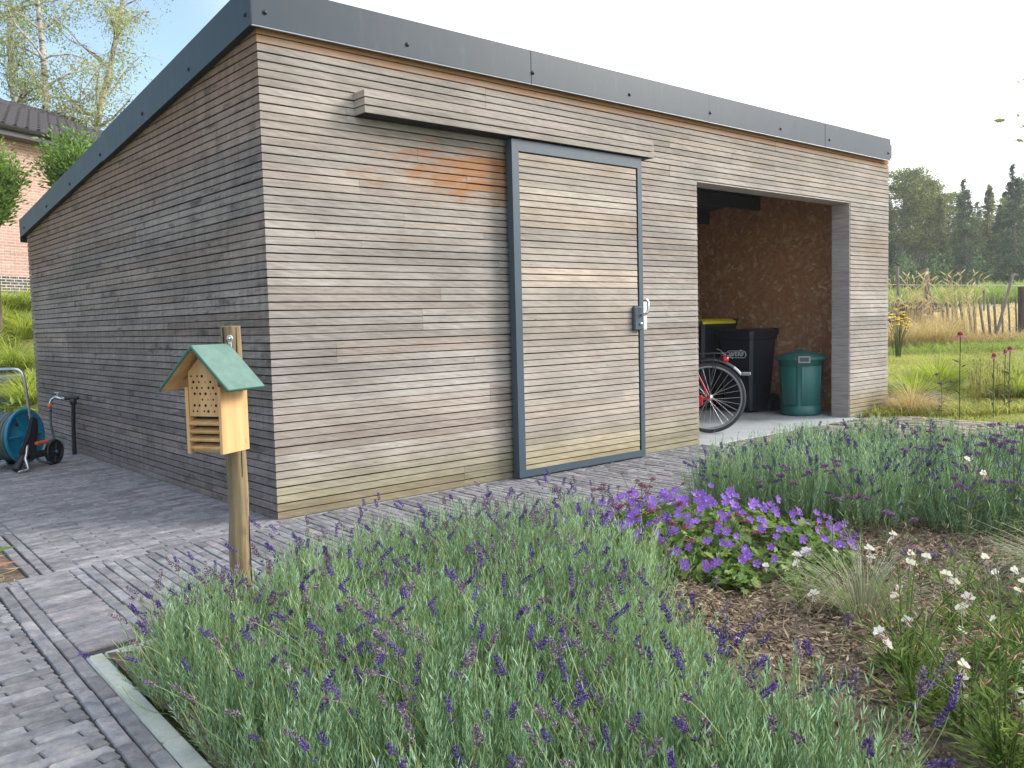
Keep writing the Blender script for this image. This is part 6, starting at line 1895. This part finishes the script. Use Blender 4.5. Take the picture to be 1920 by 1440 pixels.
wr = thing('fence_wire', 'taut pale wire strung above the paling fence', 'wire', tuple(depth(1680, 535, FD+.6)))
MB().tube([depth(px, 534+1.5*(px-1650)/280, FD+.6) for px in range(1600, 1990, 30)], .012, 4).build('strand', M['wire'], wr)
lgp = thing('log_pile', 'weathered heap of branches below the leaning fence post', 'log pile', tuple(depth(1715, 600, FD+.2)))
rl = random.Random(3)
for k in range(34):
    px = rl.uniform(1690, 1742); py = rl.uniform(565, 604); a = depth(px, py, FD+.2+rl.uniform(-.3, .3)); L = rl.uniform(.5, 1.1)
    d = unit(CR*rl.choice((-1, 1)) + np.array([0, 0, rl.uniform(-.15, .15)]) + CF*rl.uniform(-.4, .4))
    MB().tube([a-d*L/2, a+d*.05+np.array([0, 0, .02]), a+d*L/2], [rl.uniform(.03, .06), .045, .025], 6).build('log', M['oldwood'], lgp)
def depth_sampler(pxa, pxb, d0, d1):
    def f(n):
        px = RNG.uniform(pxa, pxb, n); d = RNG.uniform(d0, d1, n)
        rx = CR[None]*((px-960)/FPX)[:, None] + CF[None]; xy = CAM[None, :2] + (rx*d[:, None])[:, :2]
        return np.concatenate([xy, (height(xy[:, 0], xy[:, 1])-.02)[:, None]], 1)
    return f
M['wheat'] = m_leaf('wheat', (.46, .34, .16), (.78, .66, .42), .75, .35, (.30, .20, .09))
grass_patch('dry_meadow_grass', 'tall dry straw coloured grass along the fence', 9000, depth_sampler(1640, 1790, 21.5, 25.5), .95, .014, M['wheat'], .5)
grass_patch('dry_fence_grass', 'shorter dry grass between the stakes of the paling fence', 4000, depth_sampler(1780, 1960, 22.5, 25.5), .5, .014, M['wheat'], .5)
grass_patch('fence_foot_grass', 'green grass at the foot of the paling fence', 6000, depth_sampler(1650, 1960, 20.0, 24.5), .34, .014, M['tuft_green'], .5, .65)
grass_patch('stubble_grass', 'pale stubble of the field behind the fence', 9000, depth_sampler(1650, 1990, 27, 44), .35, .03, M['wheat'], .4, .7)
grass_patch('crop_strip', 'green crop strip before the wood', 9000, depth_sampler(1640, 2000, 46, 62), 1.0, .07, M['tuft_green'], .4, .7)
# feathery grass heads above the wire
n = 150; P = depth_sampler(1655, 1830, 22.0, 24.5)(n); hh = RNG.uniform(1.0, 1.95, n); az = RNG.uniform(0, 6.28, n)
E_ = P + np.stack([np.cos(az)*.22, np.sin(az)*.22, hh], 1); mid = P + (E_-P)*np.array([.30, .30, .6]); m3 = P + (E_-P)*np.array([.60, .60, .86])
tip = E_ + np.stack([np.cos(az)*.12, np.sin(az)*.12, .03+0*hh], 1)
V, F = bipyr((E_+tip)/2, unit(tip-E_+np.array([0, 0, .06])), .26, .03)
tag(link('feather_grass', np_mesh('feather_grass', [stem_groups(np.stack([P, mid, m3, E_, tip], 1), .0045, 0, 3, np.full(n, .8)), (V, F, 0, np.full(len(F), .95))], M['wheat'])), 'arching feathery grass heads catching light above the wire', 'grass', None, 'stuff')

# ------------------------------------------------------------------ the wood behind the field
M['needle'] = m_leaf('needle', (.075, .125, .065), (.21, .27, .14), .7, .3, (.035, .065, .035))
M['needle_warm'] = m_leaf('needle_warm', (.17, .21, .08), (.48, .46, .20), .7, .4, (.075, .10, .04))  # lighter, yellower needles, sunlight on the crowns put into the colour
M['under'] = m_leaf('under', (.07, .13, .045), (.22, .30, .09), .6, .3, (.028, .055, .02))
def conifer(kind, H, Wd, sd):
    """returns (trunk builder, crown mesh) in local coordinates"""
    rg = np.random.default_rng(sd); tb = MB(); pts, rad, _ = limb((0, 0, -.3), (0, 0, 1), H*1.02, H*.017, .03, 12, .012, .05, rg); tb.tube(pts, rad, 7)
    pts = np.array(pts); P, D, L = [], [], []
    nb = 150 if kind == 'spruce' else 95
    for k in range(nb):
        f = (rg.uniform(.10, 1) if kind == 'spruce' else rg.uniform(.42, 1.0))
        z = f*H; i = min(int(f*12), 11); c = pts[i] + (pts[i+1]-pts[i])*(f*12-i); az = rg.uniform(0, 6.28)
        if kind == 'spruce': R_ = Wd*(1.02-f)**.8*rg.uniform(.65, 1.1); lift = .25 - .45*(1-f)
        else: R_ = Wd*(.35 + .9*math.sin(math.pi*min(1, (f-.38)/.66))**.8)*rg.uniform(.5, 1.1); lift = rg.uniform(.05, .55)
        e = c + np.array([math.cos(az)*R_, math.sin(az)*R_, lift*R_])
        tb.tube([c, (c+e)/2 + np.array([0, 0, -.06*R_]), e], [.05, .03, .008], 3, cap=False)
        m = int(22 + 26*R_)
        t = rg.uniform(.25, 1.05, m)[:, None]; q = c + (e-c)*t
        w = R_*.22*(1-.5*t) if kind == 'spruce' else .34
        q = q + rg.normal(size=(m, 3))*np.array([1, 1, .45])*w
        if kind == 'spruce': q[:, 2] -= np.abs(rg.normal(size=m))*.18
        P.append(q); D.append(unit((e-c)[None]*.6/max(R_, .2) + rg.normal(size=(m, 3))*.6 + np.array([0, 0, -.25 if kind == 'spruce' else .2])))
    P, D = np.concatenate(P), np.concatenate(D); n = len(P)
    V, F = leaf_quads(P, D, rg.uniform(.20, .44, n), rg.uniform(.06, .14, n))
    tint = np.clip(rg.normal(.42, .25, n), 0, 1)
    return tb, V, F, tint
kinds = [('pine', 13, 2.3, 1), ('spruce', 13, 2.6, 2), ('pine', 12, 2.0, 3), ('spruce', 12, 1.9, 4)]
cm = []
for (kd, H, Wd, sd) in kinds:
    tb, V, F, tn = conifer(kd, H, Wd, sd)
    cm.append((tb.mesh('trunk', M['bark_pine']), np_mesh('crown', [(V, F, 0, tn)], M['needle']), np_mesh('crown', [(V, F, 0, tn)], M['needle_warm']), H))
def put_tree(px, top_py, dp, var, warm, label):
    p = depth(px, top_py, dp); z0 = gz(p)-.3; H = p[2]-z0
    t_ = thing('spruce_tree' if var in (1, 3) else 'pine_tree', label, 'tree', (p[0], p[1], z0), random.uniform(0, 6.28), 'conifers at the edge of the wood'); s_ = H/cm[var][3]; w_ = random.uniform(.9, 1.1); t_.scale = (s_*w_, s_*w_, s_)
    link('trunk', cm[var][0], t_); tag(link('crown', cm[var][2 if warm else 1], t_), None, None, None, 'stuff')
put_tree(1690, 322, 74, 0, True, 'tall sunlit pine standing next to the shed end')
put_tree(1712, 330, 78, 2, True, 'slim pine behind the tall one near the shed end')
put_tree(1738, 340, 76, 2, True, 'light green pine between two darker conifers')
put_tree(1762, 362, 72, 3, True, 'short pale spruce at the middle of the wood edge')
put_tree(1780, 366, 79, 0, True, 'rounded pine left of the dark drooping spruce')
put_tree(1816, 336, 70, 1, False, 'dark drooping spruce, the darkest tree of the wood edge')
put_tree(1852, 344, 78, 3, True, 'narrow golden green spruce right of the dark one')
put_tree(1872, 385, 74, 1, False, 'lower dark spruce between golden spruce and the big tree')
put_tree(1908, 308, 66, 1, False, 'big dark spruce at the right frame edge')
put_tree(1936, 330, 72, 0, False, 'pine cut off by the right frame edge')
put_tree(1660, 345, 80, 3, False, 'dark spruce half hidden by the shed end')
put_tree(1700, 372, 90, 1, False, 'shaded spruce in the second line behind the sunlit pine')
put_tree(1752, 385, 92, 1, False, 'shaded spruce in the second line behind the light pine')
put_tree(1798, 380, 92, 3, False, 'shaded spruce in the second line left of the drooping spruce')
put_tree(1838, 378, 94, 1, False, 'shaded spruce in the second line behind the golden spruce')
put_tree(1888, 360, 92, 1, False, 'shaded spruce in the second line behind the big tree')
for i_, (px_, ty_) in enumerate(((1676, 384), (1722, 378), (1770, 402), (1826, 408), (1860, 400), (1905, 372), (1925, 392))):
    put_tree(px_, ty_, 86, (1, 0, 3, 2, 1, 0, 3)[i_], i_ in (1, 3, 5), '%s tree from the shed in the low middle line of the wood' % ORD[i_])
# understorey: one dark leafy mass below the crowns
n = 60000; px = RNG.uniform(1620, 2400, n); dp = RNG.uniform(66, 84, n)
rx = CR[None]*((px-960)/FPX)[:, None] + CF[None]; xy = CAM[None, :2] + (rx*dp[:, None])[:, :2]; z = height(xy[:, 0], xy[:, 1])
lob = 1.7 + 1.0*np.sin(px*.09) + .8*np.sin(px*.23+1) + .5*np.sin(px*.61)
P = np.concatenate([xy, (z + RNG.uniform(0, 1, n)**.8*np.maximum(lob, .8))[:, None]], 1)
P += RNG.normal(size=P.shape)*.25
V, F = leaf_quads(P, rnd_dir(n), RNG.uniform(.15, .32, n), RNG.uniform(.10, .22, n))
tag(link('undergrowth', np_mesh('undergrowth', [(V, F, 0, np.clip(RNG.normal(.4, .25, n), 0, 1))], M['under'])), 'dark leafy undergrowth below the conifers', 'undergrowth', None, 'stuff')
n = 20000; px = RNG.uniform(1600, 2500, n); dp = RNG.uniform(88, 100, n)
rx = CR[None]*((px-960)/FPX)[:, None] + CF[None]; xy = CAM[None, :2] + (rx*dp[:, None])[:, :2]; z = height(xy[:, 0], xy[:, 1])
P = np.concatenate([xy, (z + RNG.uniform(0, 6.0, n))[:, None]], 1)
V, F = leaf_quads(P, rnd_dir(n), RNG.uniform(.3, .6, n), RNG.uniform(.2, .4, n))
tag(link('forest', np_mesh('forest', [(V, F, 0, np.clip(RNG.normal(.25, .2, n), 0, 1))], M['needle'])), 'deep shade of the wood behind the front conifers', 'forest', None, 'stuff')

# ------------------------------------------------------------------ young tree outside the right edge, its twigs reach into the picture
M['twig_leaf'] = m_leaf('twig_leaf', (.14, .19, .07), (.26, .30, .12), .5, .45)
ap = thing('young_tree', 'young tree whose leafy twigs hang in at the upper right', 'tree', (3.95, -3.75, 0))
tb = MB(); A0 = np.array([3.95, -3.75, 0.0]); pts, rad, _ = limb((3.95, -3.75, -.1), (.02, .03, 1), 3.4, .045, .012, 10, .03, .05, np.random.default_rng(2)); tb.tube(pts, rad, 8)
rg = np.random.default_rng(4); LP, LD = [], []
def twig(p0, p1, n, sag=.05):
    p0, p1 = np.array(p0), np.array(p1); tt = np.linspace(0, 1, 8)[:, None]; pp = p0+(p1-p0)*tt; pp[:, 2] += -sag*np.sin(tt[:, 0]*math.pi)
    tb.tube(list(pp), list(np.linspace(.009, .0018, 8)), 5, cap=False)
    for k in range(n):
        t = rg.uniform(.45, 1.0); c = p0+(p1-p0)*t; c[2] += -sag*math.sin(t*math.pi)
        LP.append(c); LD.append(unit((p1-p0)*.4 + rg.normal(size=3)*.5 + np.array([0, 0, -.1])))
twig(pts[6], depth(1872, 225, 6.3), 11); twig(pts[6], depth(1868, 258, 6.25), 5); twig(pts[7], depth(1905, 140, 6.2), 12); twig(pts[7], depth(1912, 160, 6.4), 7); twig(pts[6], depth(1910, 215, 6.3), 6)
twig(pts[5], depth(1912, 312, 6.2), 3); twig(pts[5], depth(1917, 345, 6.1), 3)
for k in range(26):
    i = rg.integers(4, 11); az = rg.uniform(0, 6.28); q = np.array(pts[i]) + np.array([math.cos(az), math.sin(az), .55])*rg.uniform(.4, .8)
    u_, v_, z_ = proj(q)
    if u_ < 1990: continue
    twig(pts[i], q, 14)
tb.build('trunk', M['bark'], ap)
LP, LD = np.array(LP)-A0, np.array(LD); n = len(LP)
V, F = leaf_quads(LP, LD, rg.uniform(.05, .095, n), rg.uniform(.025, .042, n))
tag(link('crown', np_mesh('crown', [(V, F, 0, rg.uniform(0, 1, n))], M['twig_leaf']), ap), None, None, None, 'stuff')


# ------------------------------------------------------------------ thin evening haze over the field
t = NT('haze'); t.n.remove(t.bsdf)
pv = t.new('ShaderNodeVolumePrincipled'); pv.inputs['Color'].default_value = (.96, .97, 1.0, 1); pv.inputs['Density'].default_value = .0008; pv.inputs['Anisotropy'].default_value = .2
t.l.new(pv.outputs[0], t.out.inputs['Volume'])
tag(MB().box((-410, -510, -3), (710, 710, 30)).build('haze', t.mat), 'thin pale haze in the evening air', 'haze', None, 'stuff')
SC.cycles.volume_bounces = 0
